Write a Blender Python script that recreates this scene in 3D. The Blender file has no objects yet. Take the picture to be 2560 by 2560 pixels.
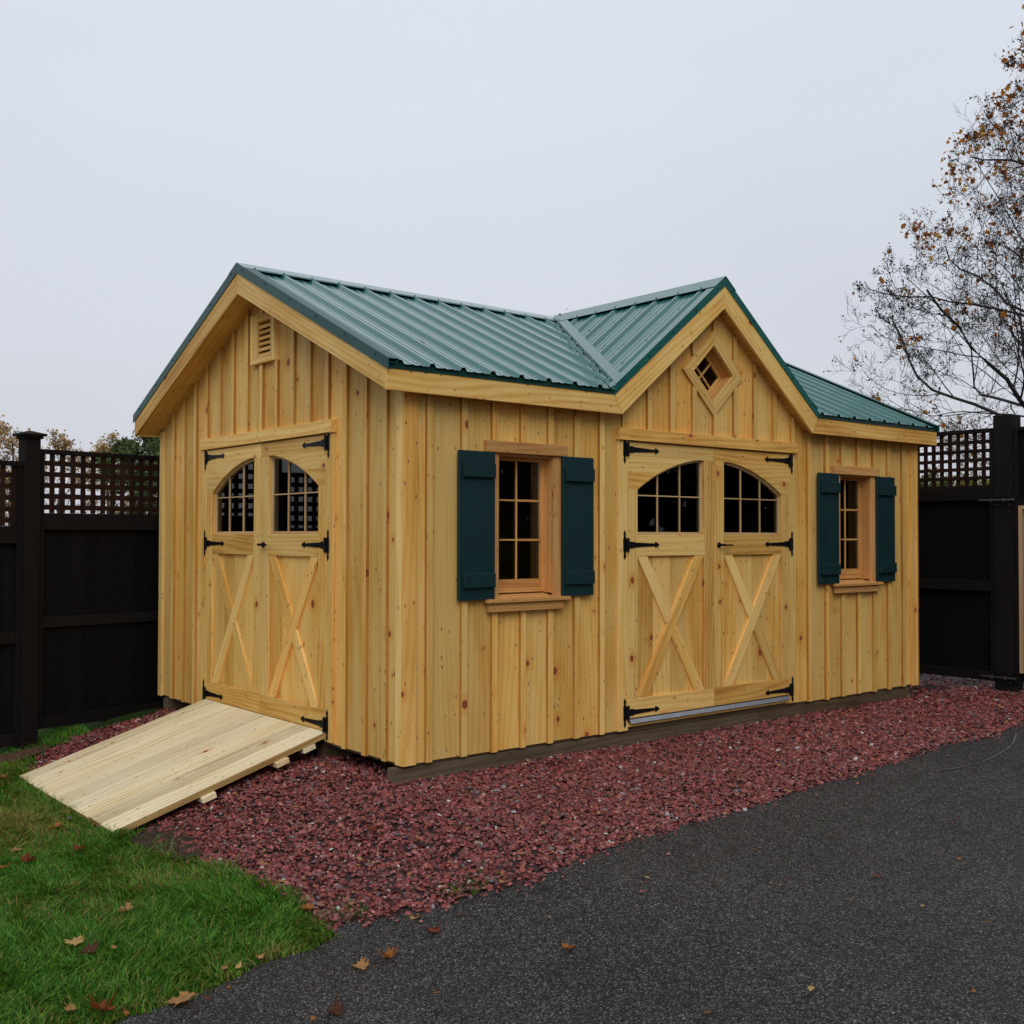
import bpy, math, random
import numpy as np
from mathutils import Vector, Matrix, geometry, noise
R = math.radians
random.seed(7); rng = np.random.default_rng(7)
S = bpy.context.scene
COL = S.collection

# ------------------------------------------------------------------ camera
CAM = Vector((-3.5185, -5.2495, 1.3154)); YAW, PITCH, ROLL, FPX = 0.8816, 0.0216, 0.0018, 2740.1
fw = Vector((math.cos(PITCH)*math.cos(YAW), math.cos(PITCH)*math.sin(YAW), math.sin(PITCH)))
r0 = Vector((math.sin(YAW), -math.cos(YAW), 0)); u0 = r0.cross(fw)
rt = r0*math.cos(ROLL) + u0*math.sin(ROLL); up = -r0*math.sin(ROLL) + u0*math.cos(ROLL)
cd = bpy.data.cameras.new('camera'); cam = bpy.data.objects.new('camera', cd); COL.objects.link(cam)
cd.sensor_width = 36; cd.lens = FPX/2560*36; cd.clip_start = .05; cd.clip_end = 2000
m = Matrix((rt, up, -fw)).transposed().to_4x4(); m.translation = CAM
cam.matrix_world = m; S.camera = cam

# ------------------------------------------------------------------ sky, sun, exposure
SUN_AZ, SUN_EL = R(232), R(38)          # direction towards the bright part of the cloud, from +x
w = bpy.data.worlds.new('World'); S.world = w; w.use_nodes = True
nt = w.node_tree; nt.nodes.clear(); N = nt.nodes.new; Lk = nt.links.new
out = N('ShaderNodeOutputWorld'); bg = N('ShaderNodeBackground'); bg.inputs['Strength'].default_value = .1
sky = N('ShaderNodeTexSky'); sky.sky_type = 'NISHITA'; sky.sun_disc = False; sky.sun_elevation = SUN_EL
sky.sun_rotation = R(90) - SUN_AZ; sky.air_density = 1.5; sky.dust_density = 4
tc = N('ShaderNodeTexCoord'); sp = N('ShaderNodeSeparateXYZ'); Lk(tc.outputs['Generated'], sp.inputs[0])
cr = N('ShaderNodeValToRGB'); Lk(sp.outputs['Z'], cr.inputs[0])
e = cr.color_ramp.elements; e[0].position = 0.0; e[0].color = (.585, .60, .645, 1); e[1].position = .52; e[1].color = (.72, .765, .845, 1)
e2 = e.new(.18); e2.color = (.63, .66, .735, 1)
ns = N('ShaderNodeTexNoise'); ns.inputs['Scale'].default_value = 1.6; ns.inputs['Detail'].default_value = 3
mp = N('ShaderNodeMapping'); mp.inputs['Scale'].default_value = (1, 1, 3); Lk(tc.outputs['Generated'], mp.inputs[0]); Lk(mp.outputs[0], ns.inputs[0])
mr = N('ShaderNodeMapRange'); mr.inputs['To Min'].default_value = 9.7; mr.inputs['To Max'].default_value = 11.7; Lk(ns.outputs[0], mr.inputs[0])
vm = N('ShaderNodeVectorMath'); vm.operation = 'SCALE'; Lk(cr.outputs[0], vm.inputs[0]); Lk(mr.outputs[0], vm.inputs['Scale'])
mx = N('ShaderNodeMixRGB'); mx.inputs[0].default_value = .94; Lk(sky.outputs[0], mx.inputs[1]); Lk(vm.outputs[0], mx.inputs[2])
Lk(mx.outputs[0], bg.inputs[0]); Lk(bg.outputs[0], out.inputs[0])
sd = bpy.data.lights.new('sun', 'SUN'); sd.energy = 1.0; sd.angle = R(38); sd.color = (1, .97, .93)
sun = bpy.data.objects.new('sun', sd); COL.objects.link(sun)
sv = Vector((math.cos(SUN_AZ)*math.cos(SUN_EL), math.sin(SUN_AZ)*math.cos(SUN_EL), math.sin(SUN_EL)))
sun.rotation_euler = sv.to_track_quat('Z', 'Y').to_euler(); sun.location = (0, 0, 12)
vs = S.view_settings; vs.view_transform = 'Standard'; vs.look = 'None'; vs.gamma = 1; vs.use_curve_mapping = False; vs.exposure = 0
S.cycles.max_bounces = 8; S.cycles.transparent_max_bounces = 12

# ------------------------------------------------------------------ materials
class Mat:
    def __init__(s, name):
        s.m = bpy.data.materials.new(name); s.m.use_nodes = True; s.t = s.m.node_tree
        s.b = s.t.nodes['Principled BSDF']
    def n(s, typ, **k):
        nd = s.t.nodes.new(typ)
        for a, v in k.items():
            if a in nd.inputs.keys(): s.set(nd.inputs[a], v)
            else: setattr(nd, a, v)
        return nd
    def set(s, i, v):
        if isinstance(v, bpy.types.NodeSocket): s.t.links.new(v, i)
        else: i.default_value = v
    def math(s, op, a, b=None, c=None):
        nd = s.t.nodes.new('ShaderNodeMath'); nd.operation = op; s.set(nd.inputs[0], a)
        if b is not None: s.set(nd.inputs[1], b)
        if c is not None: s.set(nd.inputs[2], c)
        return nd.outputs[0]
    def mix(s, f, a, b, mode='MIX'):
        nd = s.t.nodes.new('ShaderNodeMixRGB'); nd.blend_type = mode
        s.set(nd.inputs[0], f); s.set(nd.inputs[1], a); s.set(nd.inputs[2], b); return nd.outputs[0]
    def ramp(s, f, *st):
        nd = s.t.nodes.new('ShaderNodeValToRGB'); s.set(nd.inputs[0], f); el = nd.color_ramp.elements
        for i, (p, c) in enumerate(st):
            x = el[i] if i < 2 else el.new(p)
            x.position = p; x.color = (*c, 1) if not isinstance(c, (int, float)) else (c, c, c, 1)
        return nd.outputs[0]
    def noise(s, vec, scale, detail=2, rough=.5, dist=0):
        nd = s.n('ShaderNodeTexNoise', Vector=vec, Scale=scale, Detail=detail, Roughness=rough, Distortion=dist); return nd.outputs[0]
    def map(s, vec, sc=(1, 1, 1), loc=(0, 0, 0)):
        nd = s.n('ShaderNodeMapping'); s.set(nd.inputs['Vector'], vec); nd.inputs['Scale'].default_value = sc; nd.inputs['Location'].default_value = loc; return nd.outputs[0]
    def bump(s, h, st, d=.002):
        nd = s.n('ShaderNodeBump', Height=h, Strength=st, Distance=d); s.t.links.new(nd.outputs[0], s.b.inputs['Normal'])
    def col(s, c): s.set(s.b.inputs['Base Color'], c)
    def rough(s, v): s.set(s.b.inputs['Roughness'], v)
    def spec(s, v): s.set(s.b.inputs['Specular IOR Level'], v)

def wood(name, light, mid, dark, knotc=(.15, .036, .012), knots=1.0, grain=1.0, rough=.5, vary=.25, speck=True, streak=.35):
    M = Mat(name); uv = M.n('ShaderNodeUVMap').outputs[0]
    at = M.n('ShaderNodeAttribute', attribute_name='tint').outputs[0]
    sep = M.n('ShaderNodeSeparateColor'); M.set(sep.inputs[0], at)
    tr, tg, tb = sep.outputs
    # knots
    vo = M.n('ShaderNodeTexVoronoi', Vector=M.map(uv, (4.6, 2.1, 1)), Scale=1.0); vo.voronoi_dimensions = '2D'
    vc = M.n('ShaderNodeSeparateColor'); M.set(vc.inputs[0], vo.outputs['Color'])
    # isotropic distance: (uv - cellpos/scale)
    dv = M.n('ShaderNodeVectorMath', operation='SUBTRACT'); M.set(dv.inputs[0], M.map(uv, (4.6, 2.1, 1))); M.set(dv.inputs[1], vo.outputs['Position'])
    dsc = M.map(dv.outputs[0], (1/4.6, .78/2.1, 0))
    ln = M.n('ShaderNodeVectorMath', operation='LENGTH'); M.set(ln.inputs[0], dsc)
    wob = M.noise(uv, 60, 1)
    d = M.math('ADD', ln.outputs['Value'], M.math('MULTIPLY', M.math('SUBTRACT', wob, .5), .006))
    size = M.math('ADD', M.math('MULTIPLY', M.math('POWER', vc.outputs[0], 1.9), .021*knots), .0025)
    has = M.math('GREATER_THAN', vc.outputs[1], .20 if knots > .9 else .5)
    size = M.math('MULTIPLY', size, has)
    kn = M.n('ShaderNodeMapRange', interpolation_type='SMOOTHSTEP'); M.set(kn.inputs['Value'], M.math('SUBTRACT', d, size))
    kn.inputs['From Min'].default_value = -.003; kn.inputs['From Max'].default_value = .0015; kn.inputs['To Min'].default_value = 1; kn.inputs['To Max'].default_value = 0
    halo = M.n('ShaderNodeMapRange', interpolation_type='SMOOTHSTEP'); M.set(halo.inputs['Value'], M.math('SUBTRACT', d, M.math('MULTIPLY', size, 2.2)))
    halo.inputs['From Min'].default_value = -.01; halo.inputs['From Max'].default_value = .02; halo.inputs['To Min'].default_value = 1; halo.inputs['To Max'].default_value = 0
    halo = M.math('MULTIPLY', halo.outputs[0], has)
    knf = M.math('MULTIPLY', kn.outputs[0], has)
    # grain
    warp = M.noise(M.map(uv, (3.2, .34, 1)), 1, 2, .45)
    su = M.n('ShaderNodeSeparateXYZ'); M.set(su.inputs[0], uv)
    x = M.math('ADD', M.math('MULTIPLY', su.outputs[0], 55*grain), M.math('MULTIPLY', warp, 17))
    x = M.math('ADD', x, M.math('MULTIPLY', halo, 5))
    ring = M.math('MULTIPLY', M.math('ADD', M.math('SINE', M.math('MULTIPLY', x, 3.0)), 1), .5)
    ring = M.math('POWER', ring, 1.8)
    fib = M.noise(M.map(uv, (330, 6, 1)), 1, 2, .6)
    blot = M.noise(M.map(uv, (7, 1.3, 1)), 1, 3, .55)
    f = M.math('ADD', M.math('MULTIPLY', ring, streak), M.math('MULTIPLY', fib, .35))
    f = M.math('ADD', f, M.math('MULTIPLY', M.math('SUBTRACT', blot, .5), 1.35))
    f = M.math('ADD', f, M.math('MULTIPLY', M.math('SUBTRACT', tr, .5), vary*1.6))
    c = M.ramp(f, (.02, light), (.95, dark), (.45, mid))
    # warm patches: board to board
    warm = M.math('MULTIPLY', M.math('GREATER_THAN', tg, .88), .35)
    warm = M.math('ADD', warm, M.math('MULTIPLY', M.math('SUBTRACT', M.noise(M.map(uv, (3, .7, 1), (9, 3, 0)), 1, 2), .52), 1.1))
    c = M.mix(M.n('ShaderNodeClamp', Value=warm).outputs[0], c, (1.0, .74, .52, 1), 'MULTIPLY')
    c = M.mix(M.math('MULTIPLY', halo, .55), c, (.93, .66, .42, 1), 'MULTIPLY')
    st = M.noise(M.map(uv, (26, .9, 1), (4, 8, 0)), 1, 2, .5); c = M.mix(M.ramp(st, (.62, 0), (.75, .5)), c, (.80, .55, .33, 1), 'MULTIPLY')
    rim = M.ramp(knf, (.0, (1, 1, 1)), (.9, tuple(k*2.2 for k in knotc)), (.45, knotc))
    c = M.mix(knf, c, rim)
    if speck:
        v2 = M.n('ShaderNodeTexVoronoi', Vector=M.map(uv, (16, 7, 1), (3, 1, 0)), Scale=1.0); v2.voronoi_dimensions = '2D'
        s2 = M.n('ShaderNodeSeparateColor'); M.set(s2.inputs[0], v2.outputs['Color'])
        sm = M.math('MULTIPLY', M.math('LESS_THAN', v2.outputs['Distance'], M.math('MULTIPLY', s2.outputs[2], .09)), M.math('GREATER_THAN', s2.outputs[0], .40))
        c = M.mix(M.math('MULTIPLY', sm, .75), c, (.13, .055, .02, 1))
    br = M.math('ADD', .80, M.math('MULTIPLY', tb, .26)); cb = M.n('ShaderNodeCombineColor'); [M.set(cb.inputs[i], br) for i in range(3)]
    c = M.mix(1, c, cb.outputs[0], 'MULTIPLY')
    M.col(c); M.rough(M.math('ADD', rough, M.math('MULTIPLY', fib, .15))); M.spec(.3)
    M.bump(M.math('ADD', M.math('ADD', fib, M.math('MULTIPLY', ring, .4)), M.math('MULTIPLY', knf, -.6)), .35, .0012)
    return M.m

PINE = wood('pine', (.88, .575, .185), (.765, .42, .092), (.50, .215, .036), streak=.22, vary=.30)
PINED = wood('pine_trim', (.90, .605, .21), (.78, .44, .105), (.54, .24, .045), knots=.95, streak=.34, vary=.35)
BATT = wood('pine_batten', (.91, .63, .235), (.81, .475, .12), (.58, .27, .052), knots=.75, streak=.2, vary=.4)
CEDAR = wood('red_cedar_trim', (.72, .385, .135), (.62, .30, .090), (.47, .195, .055), knots=.5, vary=.15)
TREATED = wood('treated_pine', (.90, .78, .53), (.82, .685, .42), (.58, .44, .22), knots=.75, grain=.85, streak=.5, vary=.3, rough=.6)
TREAT_SHADE = wood('treated_pine_shaded', (.55, .38, .17), (.45, .29, .11), (.30, .18, .06), knots=.2, grain=.6, streak=.6)  # darker copy of the treated pine, shade painted into its colour
MUNT = wood('muntin_pine', (.66, .46, .23), (.56, .37, .17), (.42, .25, .10), knots=.2, speck=False)
SKID = wood('weathered_timber', (.16, .115, .07), (.11, .078, .045), (.06, .04, .022), knots=.6, knotc=(.03, .015, .01), rough=.75)
RAWW = wood('raw_fence_wood', (.62, .42, .24), (.5, .32, .17), (.36, .2, .09), knots=.4)

def fence_mat(name, a, b):
    M = Mat(name); uv = M.n('ShaderNodeUVMap').outputs[0]
    at = M.n('ShaderNodeAttribute', attribute_name='tint').outputs[0]; sep = M.n('ShaderNodeSeparateColor'); M.set(sep.inputs[0], at)
    n1 = M.noise(M.map(uv, (45, 2.2, 1)), 1, 3, .6); n2 = M.noise(M.map(uv, (3, 1, 1)), 1, 2)
    f = M.math('ADD', M.math('MULTIPLY', n1, .6), M.math('MULTIPLY', M.math('ADD', n2, M.math('MULTIPLY', sep.outputs[0], .6)), .5))
    M.col(M.ramp(f, (.3, a), (.95, b))); M.rough(.7); M.spec(.12)
    M.bump(n1, .5, .002); return M.m
FBOARD = fence_mat('black_stained_boards', (.0016, .0017, .0022), (.0055, .0048, .0056))
FRAIL = fence_mat('dark_stained_rails', (.0036, .0032, .0032), (.0125, .0095, .0092))
FLAT = fence_mat('brown_stained_lattice', (.006, .0035, .003), (.032, .014, .009))

def plain(name, c, rough=.5, spec=.5, metal=0, nsc=0, var=.2, bump=0):
    M = Mat(name)
    if nsc:
        ob = M.n('ShaderNodeTexCoord').outputs['Object']; n = M.noise(ob, nsc, 3, .6)
        M.col(M.ramp(n, (.3, tuple(x*(1-var) for x in c)), (.7, tuple(min(1, x*(1+var)) for x in c))))
        if bump: M.bump(n, bump, .002)
    else: M.col((*c, 1))
    M.rough(rough); M.spec(spec); M.b.inputs['Metallic'].default_value = metal; return M.m
IRON = plain('black_iron', (.003, .003, .0035), .5, .25, 0, 40, .3, .1)
ALU = plain('aluminium', (.30, .31, .33), .38, .5, .8, 30, .15)
STEEL = plain('dull_steel', (.16, .15, .14), .45, .5, .8, 40, .3)
def shutter_mat():
    M = Mat('dark_green_paint'); uv = M.n('ShaderNodeUVMap').outputs[0]
    n = M.noise(M.map(uv, (160, 9, 1)), 1, 3, .6); n2 = M.noise(uv, 3, 2)
    M.col(M.ramp(M.math('ADD', M.math('MULTIPLY', n, .6), M.math('MULTIPLY', n2, .4)), (.3, (.0035, .022, .026)), (.72, (.0062, .034, .038))))
    M.rough(.5); M.spec(.35); M.bump(n, .45, .0015); return M.m
GREENP = shutter_mat()
def roof_mat():
    M = Mat('green_metal'); ob = M.n('ShaderNodeTexCoord').outputs['Object']
    n = M.noise(ob, 2.2, 3, .6); n2 = M.noise(ob, 35, 2)
    M.col(M.ramp(n, (.3, (.006, .098, .080)), (.75, (.009, .128, .108))))
    M.rough(M.math('ADD', .30, M.math('MULTIPLY', n2, .1))); M.spec(.5)
    M.set(M.b.inputs['Coat Weight'], .75); M.set(M.b.inputs['Coat Roughness'], .07); M.set(M.b.inputs['Coat IOR'], 1.6)
    M.bump(n, .25, .004); return M.m
ROOFM = roof_mat()
RAKEM = plain('rake_trim_metal', (.010, .070, .062), .42, .4, 0, 3, .1)
ROOFT = plain('dark_green_trim_metal', (.006, .048, .038), .36, .5, 0, 3, .1)

def glass_mat():
    M = Mat('window_glass'); M.t.nodes.remove(M.b)
    tr = M.n('ShaderNodeBsdfTransparent'); tr.inputs[0].default_value = (.72, .76, .75, 1)
    gl = M.n('ShaderNodeBsdfGlossy'); gl.inputs['Roughness'].default_value = .015; gl.inputs['Color'].default_value = (.85, .88, .9, 1)
    fr = M.n('ShaderNodeFresnel'); fr.inputs['IOR'].default_value = 1.40
    mxn = M.n('ShaderNodeMixShader'); M.t.links.new(fr.outputs[0], mxn.inputs[0]); M.t.links.new(tr.outputs[0], mxn.inputs[1]); M.t.links.new(gl.outputs[0], mxn.inputs[2])
    M.t.links.new(mxn.outputs[0], M.t.nodes['Material Output'].inputs['Surface']); return M.m
GLASS = glass_mat()
INNER = plain('dark_interior', (.05, .035, .02), .8, .2, 0, 5, .3)

def attr_mat(name, rough=.5, spec=.3, trans=0, nscale=0):
    M = Mat(name); at = M.n('ShaderNodeAttribute', attribute_name='tint').outputs[0]
    c = at
    if nscale:
        n = M.noise(M.n('ShaderNodeTexCoord').outputs['Object'], nscale, 2, .6)
        c = M.mix(1, at, M.ramp(n, (.3, (.75, .75, .75)), (.7, (1.2, 1.2, 1.2))), 'MULTIPLY')
        M.bump(n, .3, .002)
    M.col(c); M.rough(rough); M.spec(spec)
    if trans:
        tl = M.n('ShaderNodeBsdfTranslucent'); M.set(tl.inputs[0], c); mxn = M.n('ShaderNodeMixShader'); mxn.inputs[0].default_value = trans
        M.t.links.new(M.b.outputs[0], mxn.inputs[1]); M.t.links.new(tl.outputs[0], mxn.inputs[2]); M.t.links.new(mxn.outputs[0], M.t.nodes['Material Output'].inputs['Surface'])
    return M.m
CHIPM = attr_mat('red_stone', .5, .3, 0, 90)
BLADEM = attr_mat('grass_blades', .5, .25, .3)
LEAFM = attr_mat('autumn_leaves', .6, .25, .35)
PEBM = attr_mat('pebbles', .6, .4)

# ------------------------------------------------------------------ mesh helpers
def prop(o, label=None, cat=None, group=None, kind=None):
    if label: o['label'] = label
    if cat: o['category'] = cat
    if group: o['group'] = group
    if kind: o['kind'] = kind
    return o
def empty(name, loc=(0, 0, 0), rz=0, parent=None):
    o = bpy.data.objects.new(name, None); COL.objects.link(o); o.location = loc; o.rotation_euler = (0, 0, rz)
    o.empty_display_size = .2
    if parent: o.parent = parent
    return o
class MB:
    """collects polygons with wood-grain uv and a tint per board"""
    def __init__(s): s.v = []; s.f = []; s.uv = []; s.t = []
    def poly(s, pts, grain, off, tint):
        pts = [Vector(p) for p in pts]
        n = Vector((0, 0, 0))
        for i in range(len(pts)):
            a, b = pts[i], pts[(i+1) % len(pts)]; n += a.cross(b)
        if n.length < 1e-12: return
        n.normalize(); g = Vector(grain); vv = g - n*g.dot(n)
        if vv.length < .3: vv = n.orthogonal()
        vv.normalize(); uu = n.cross(vv)
        i0 = len(s.v); s.v += [tuple(p) for p in pts]; s.f.append(tuple(range(i0, i0+len(pts))))
        s.uv += [(p.dot(uu)+off[0], p.dot(vv)+off[1]) for p in pts]; s.t += [tint]*len(pts)
    def ext(s, pts, vec, grain=(0, 0, 1), tint=None, cap0=True, cap1=True, edge=None):
        """extrude a planar 3-D polygon by vec; either winding"""
        pts = [Vector(p) for p in pts]; vec = Vector(vec)
        n = Vector((0, 0, 0))
        for i in range(len(pts)): n += pts[i].cross(pts[(i+1) % len(pts)])
        if n.dot(vec) > 0: pts.reverse()
        off = (random.random()*60, random.random()*60)
        tint = tint or (random.random(), random.random(), random.random(), 1)
        q = [p+vec for p in pts]
        if cap0: s.poly(pts, grain, off, tint)
        if cap1: s.poly(q[::-1], grain, off, tint)
        k = len(pts)
        et = edge or tint
        for i in range(k):
            j = (i+1) % k; s.poly([pts[j], pts[i], q[i], q[j]], grain, off, et)
    def box(s, x0, x1, y0, y1, z0, z1, grain=(0, 0, 1), tint=None, edge=None):
        s.ext([(x0, y0, z0), (x1, y0, z0), (x1, y0, z1), (x0, y0, z1)], (0, y1-y0, 0), grain, tint, edge=edge)
    def pz(s, poly, y0, y1, grain=(0, 0, 1), tint=None):
        """polygon in local (x,z) extruded y0..y1"""
        s.ext([(a, y0, b) for a, b in poly], (0, y1-y0, 0), grain, tint)
    def build(s, name, mat, parent=None, mw=None, bevel=0):
        me = bpy.data.meshes.new(name); me.from_pydata(s.v, [], s.f)
        ul = me.uv_layers.new(name='UVMap'); ul.data.foreach_set('uv', np.array(s.uv, 'f').ravel())
        ca = me.color_attributes.new('tint', 'FLOAT_COLOR', 'CORNER'); ca.data.foreach_set('color', np.array(s.t, 'f').ravel())
        me.materials.append(mat)
        o = bpy.data.objects.new(name, me); COL.objects.link(o)
        if parent: o.parent = parent
        if mw is not None: o.matrix_local = mw
        if bevel:
            import bmesh
            bm = bmesh.new(); bm.from_mesh(me); bmesh.ops.remove_doubles(bm, verts=bm.verts, dist=1e-5); bm.to_mesh(me); bm.free()
            b = o.modifiers.new('bevel', 'BEVEL'); b.width = bevel; b.segments = 1; b.limit_method = 'ANGLE'
        return o

def ss(t):
    t = min(1, max(0, t)); return t*t*(3-2*t)
def gz(x, y):
    a = ss(-x/1.35); b = ss((-y-.3)/3.2)
    return -.115-.255*a-.13*b*(1-.6*a)
def gznp(x, y):
    f = lambda t: (lambda q: q*q*(3-2*q))(np.clip(t, 0, 1))
    a = f(-x/1.35); b = f((-y-.3)/3.2)
    return -.115-.255*a-.13*b*(1-.6*a)
def inpoly(x, y, P):
    c = np.zeros(len(x), bool); n = len(P)
    for i in range(n):
        (x1, y1), (x2, y2) = P[i], P[(i+1) % n]
        if y1 == y2: continue
        k = ((y1 > y) != (y2 > y)) & (x < (x2-x1)*(y-y1)/(y2-y1)+x1); c ^= k
    return c

# ------------------------------------------------------------------ ground, driveway, gravel bed
def fbm(x, y, s): return noise.fractal(Vector((x*s, y*s, 1.7)), 1, 2, 3)
def edge(pts, amp=.025, step=.06, seed=0):
    o = []
    for (a, b), (c, d) in zip(pts[:-1], pts[1:]):
        L = math.hypot(c-a, d-b); k = max(1, int(L/step))
        for i in range(k):
            t = i/k; x = a+(c-a)*t; y = b+(d-b)*t
            o.append((x+amp*noise.noise(Vector((x*9, y*9, seed))), y+amp*noise.noise(Vector((x*9, y*9, seed+7)))))
    o.append(pts[-1]); return o
GRAV_GRASS = [(-1.22, 1.2), (-1.155, .925), (-1.156, .728), (-1.146, .57), (-1.163, .28), (-1.139, .036), (-1.093, -.229), (-1.082, -.502), (-1.06, -.733), (-1.103, -.914), (-1.12, -1.1)]
GRAV_ASPH = [(-1.12, -1.1), (-1.011, -1.167), (-.884, -1.263), (-.76, -1.364), (-.57, -1.446), (-.412, -1.552), (-.178, -1.556), (.012, -1.539), (.397, -1.465), (.861, -1.477), (1.481, -1.428), (2.1, -1.37), (2.806, -1.323), (3.232, -1.295), (3.728, -1.218), (4.277, -1.26), (4.671, -1.219), (5.149, -1.107), (5.32, -1.026), (6.0, -.86), (7.2, -.7), (9, -.6)]
GRASS_ASPH = [(-1.12, -1.1), (-1.137, -1.198), (-1.252, -1.235), (-1.404, -1.224), (-1.506, -1.253), (-1.638, -1.284), (-1.74, -1.34), (-1.957, -1.37), (-2.163, -1.385), (-2.6, -1.45), (-3.4, -1.6), (-6, -2.2)]
LEFTG = [(-1.22, 1.2), (-1.24, 2.0), (-1.2, 2.8), (-1.11, 3.1), (-1.05, 3.25), (-.95, 3.37), (-.713, 3.472), (-.507, 3.43), (-.315, 3.36), (-.108, 3.38), (.1, 3.62), (.6, 3.75)]
eGG = edge(GRAV_GRASS, .03); eGA = edge(GRAV_ASPH, .022, seed=3); eRA = edge(GRASS_ASPH, .05, .05, seed=5); eLG = edge(LEFTG, .03, seed=9)
gravel_poly = eLG[::-1] + eGG[1:] + eGA[1:] + [(9, 5), (8, 6), (5, 4.4), (.7, 3.76)]
drive_poly = eRA[::-1] + eGA[1:] + [(30, -.5), (30, -3.2), (4, -3.45), (1.2, -3.56), (.5, -3.53), (.22, -3.53), (-.055, -3.60), (-.5, -3.75), (-1.4, -4.6), (-2.0, -8), (-30, -12), (-30, -5)]
def sheet(name, P, off, mat, step, region, kindlabel=None, lift=None):
    x0, x1, y0, y1 = region
    xs, ys = np.meshgrid(np.arange(x0, x1, step), np.arange(y0, y1, step)); xs = xs.ravel()+.13*step*rng.standard_normal(xs.size); ys = ys.ravel()+.13*step*rng.standard_normal(ys.size)
    ok = inpoly(xs, ys, P); xs, ys = xs[ok], ys[ok]
    verts = [Vector(p) for p in P] + [Vector((a, b)) for a, b in zip(xs, ys)]
    res = geometry.delaunay_2d_cdt(verts, [], [list(range(len(P)))], 1, 1e-5)
    vv = [(p.x, p.y, gz(p.x, p.y)+off+(lift(p.x, p.y) if lift else 0)) for p in res[0]]
    me = bpy.data.meshes.new(name); me.from_pydata(vv, [], res[2]); me.materials.append(mat)
    for p in me.polygons: p.use_smooth = True
    if sum(p.normal.z for p in me.polygons) < 0: me.flip_normals()
    o = bpy.data.objects.new(name, me); COL.objects.link(o); o['kind'] = 'structure'; return o

def lawn_mat():
    M = Mat('lawn_soil'); ob = M.n('ShaderNodeTexCoord').outputs['Object']
    n = M.noise(ob, 30, 4, .7); n2 = M.noise(ob, 1.3, 3)
    c = M.ramp(n, (.3, (.010, .022, .004)), (.7, (.030, .062, .010))); c = M.mix(M.ramp(n2, (.45, 0), (.7, .6)), c, (.035, .045, .01, 1))
    M.col(c); M.rough(.9); M.spec(.1); M.bump(n, .8, .02); return M.m
def asphalt_mat():
    M = Mat('asphalt'); ob = M.n('ShaderNodeTexCoord').outputs['Object']
    v = M.n('ShaderNodeTexVoronoi', Vector=ob, Scale=128.0, Randomness=1.0); v2 = M.n('ShaderNodeTexVoronoi', Vector=ob, Scale=260.0)
    s1 = M.n('ShaderNodeSeparateColor'); M.set(s1.inputs[0], v.outputs['Color'])
    c = M.ramp(s1.outputs[0], (.0, (.022, .022, .022)), (.97, (.20, .195, .19)), (.55, (.070, .069, .068)), (.86, (.125, .122, .12)))
    mort = M.ramp(v.outputs['Distance'], (.30, 1.0), (.62, .28))
    c = M.mix(1, c, mort, 'MULTIPLY'); c = M.mix(1, c, (1.04, 1.0, .965, 1), 'MULTIPLY')
    wh = M.math('GREATER_THAN', s1.outputs[1], .9972); c = M.mix(M.math('MULTIPLY', wh, .7), c, (.34, .32, .29, 1))
    big = M.noise(M.map(ob, (1, 1, 0)), .9, 4, .6); c = M.mix(1, c, M.ramp(big, (.3, (.78, .78, .785)), (.72, (1.22, 1.20, 1.19))), 'MULTIPLY')
    md = M.noise(M.map(ob, (1, 1, 0)), 9, 3, .6); c = M.mix(1, c, M.ramp(md, (.3, .88), (.7, 1.14)), 'MULTIPLY')
    M.col(c); M.rough(M.ramp(s1.outputs[2], (0, .5), (1, .9))); M.spec(.25)
    h = M.math('ADD', M.math('MULTIPLY', v.outputs['Distance'], -1), M.math('MULTIPLY', v2.outputs['Distance'], -.35))
    h = M.math('ADD', h, M.math('MULTIPLY', s1.outputs[1], .5)); M.bump(h, .9, .005); return M.m
def bed_mat():
    M = Mat('gravel_base'); ob = M.n('ShaderNodeTexCoord').outputs['Object']
    v = M.n('ShaderNodeTexVoronoi', Vector=ob, Scale=45.0); s1 = M.n('ShaderNodeSeparateColor'); M.set(s1.inputs[0], v.outputs['Color'])
    c = M.ramp(s1.outputs[0], (0, (.020, .006, .006)), (1, (.075, .022, .020))); c = M.mix(1, c, M.ramp(v.outputs['Distance'], (.3, 1.0), (.7, .2)), 'MULTIPLY')
    M.col(c); M.rough(.7); M.bump(M.math('MULTIPLY', v.outputs['Distance'], -1), 1, .012); return M.m
LAWN, ASPH, BED = lawn_mat(), asphalt_mat(), bed_mat()
# far ground: one large sheet, fine near the camera, reaching the horizon
gx = sorted(set([-900, -400, -150, -60, -30, -16, -9] + [round(-6+.3*i, 2) for i in range(48)] + [12, 20, 40, 80, 160, 400, 900]))
gyv = sorted(set([-900, -300, -100, -40, -18, -10] + [round(-7+.3*i, 2) for i in range(44)] + [9, 15, 30, 60, 120, 300, 900]))
gv = [(x, y, gz(x, y)-.03) for y in gyv for x in gx]; nx = len(gx)
gf = [(j*nx+i, j*nx+i+1, (j+1)*nx+i+1, (j+1)*nx+i) for j in range(len(gyv)-1) for i in range(nx-1)]
me = bpy.data.meshes.new('ground'); me.from_pydata(gv, [], gf); me.materials.append(LAWN)
for p in me.polygons: p.use_smooth = True
o = bpy.data.objects.new('ground', me); COL.objects.link(o); o['kind'] = 'structure'
sheet('driveway', drive_poly, -.004, ASPH, .3, (-7, 10, -8, 0))
EDGE_PTS = np.array(eGA[::2] + eGG[::2] + eLG[::2])
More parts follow.
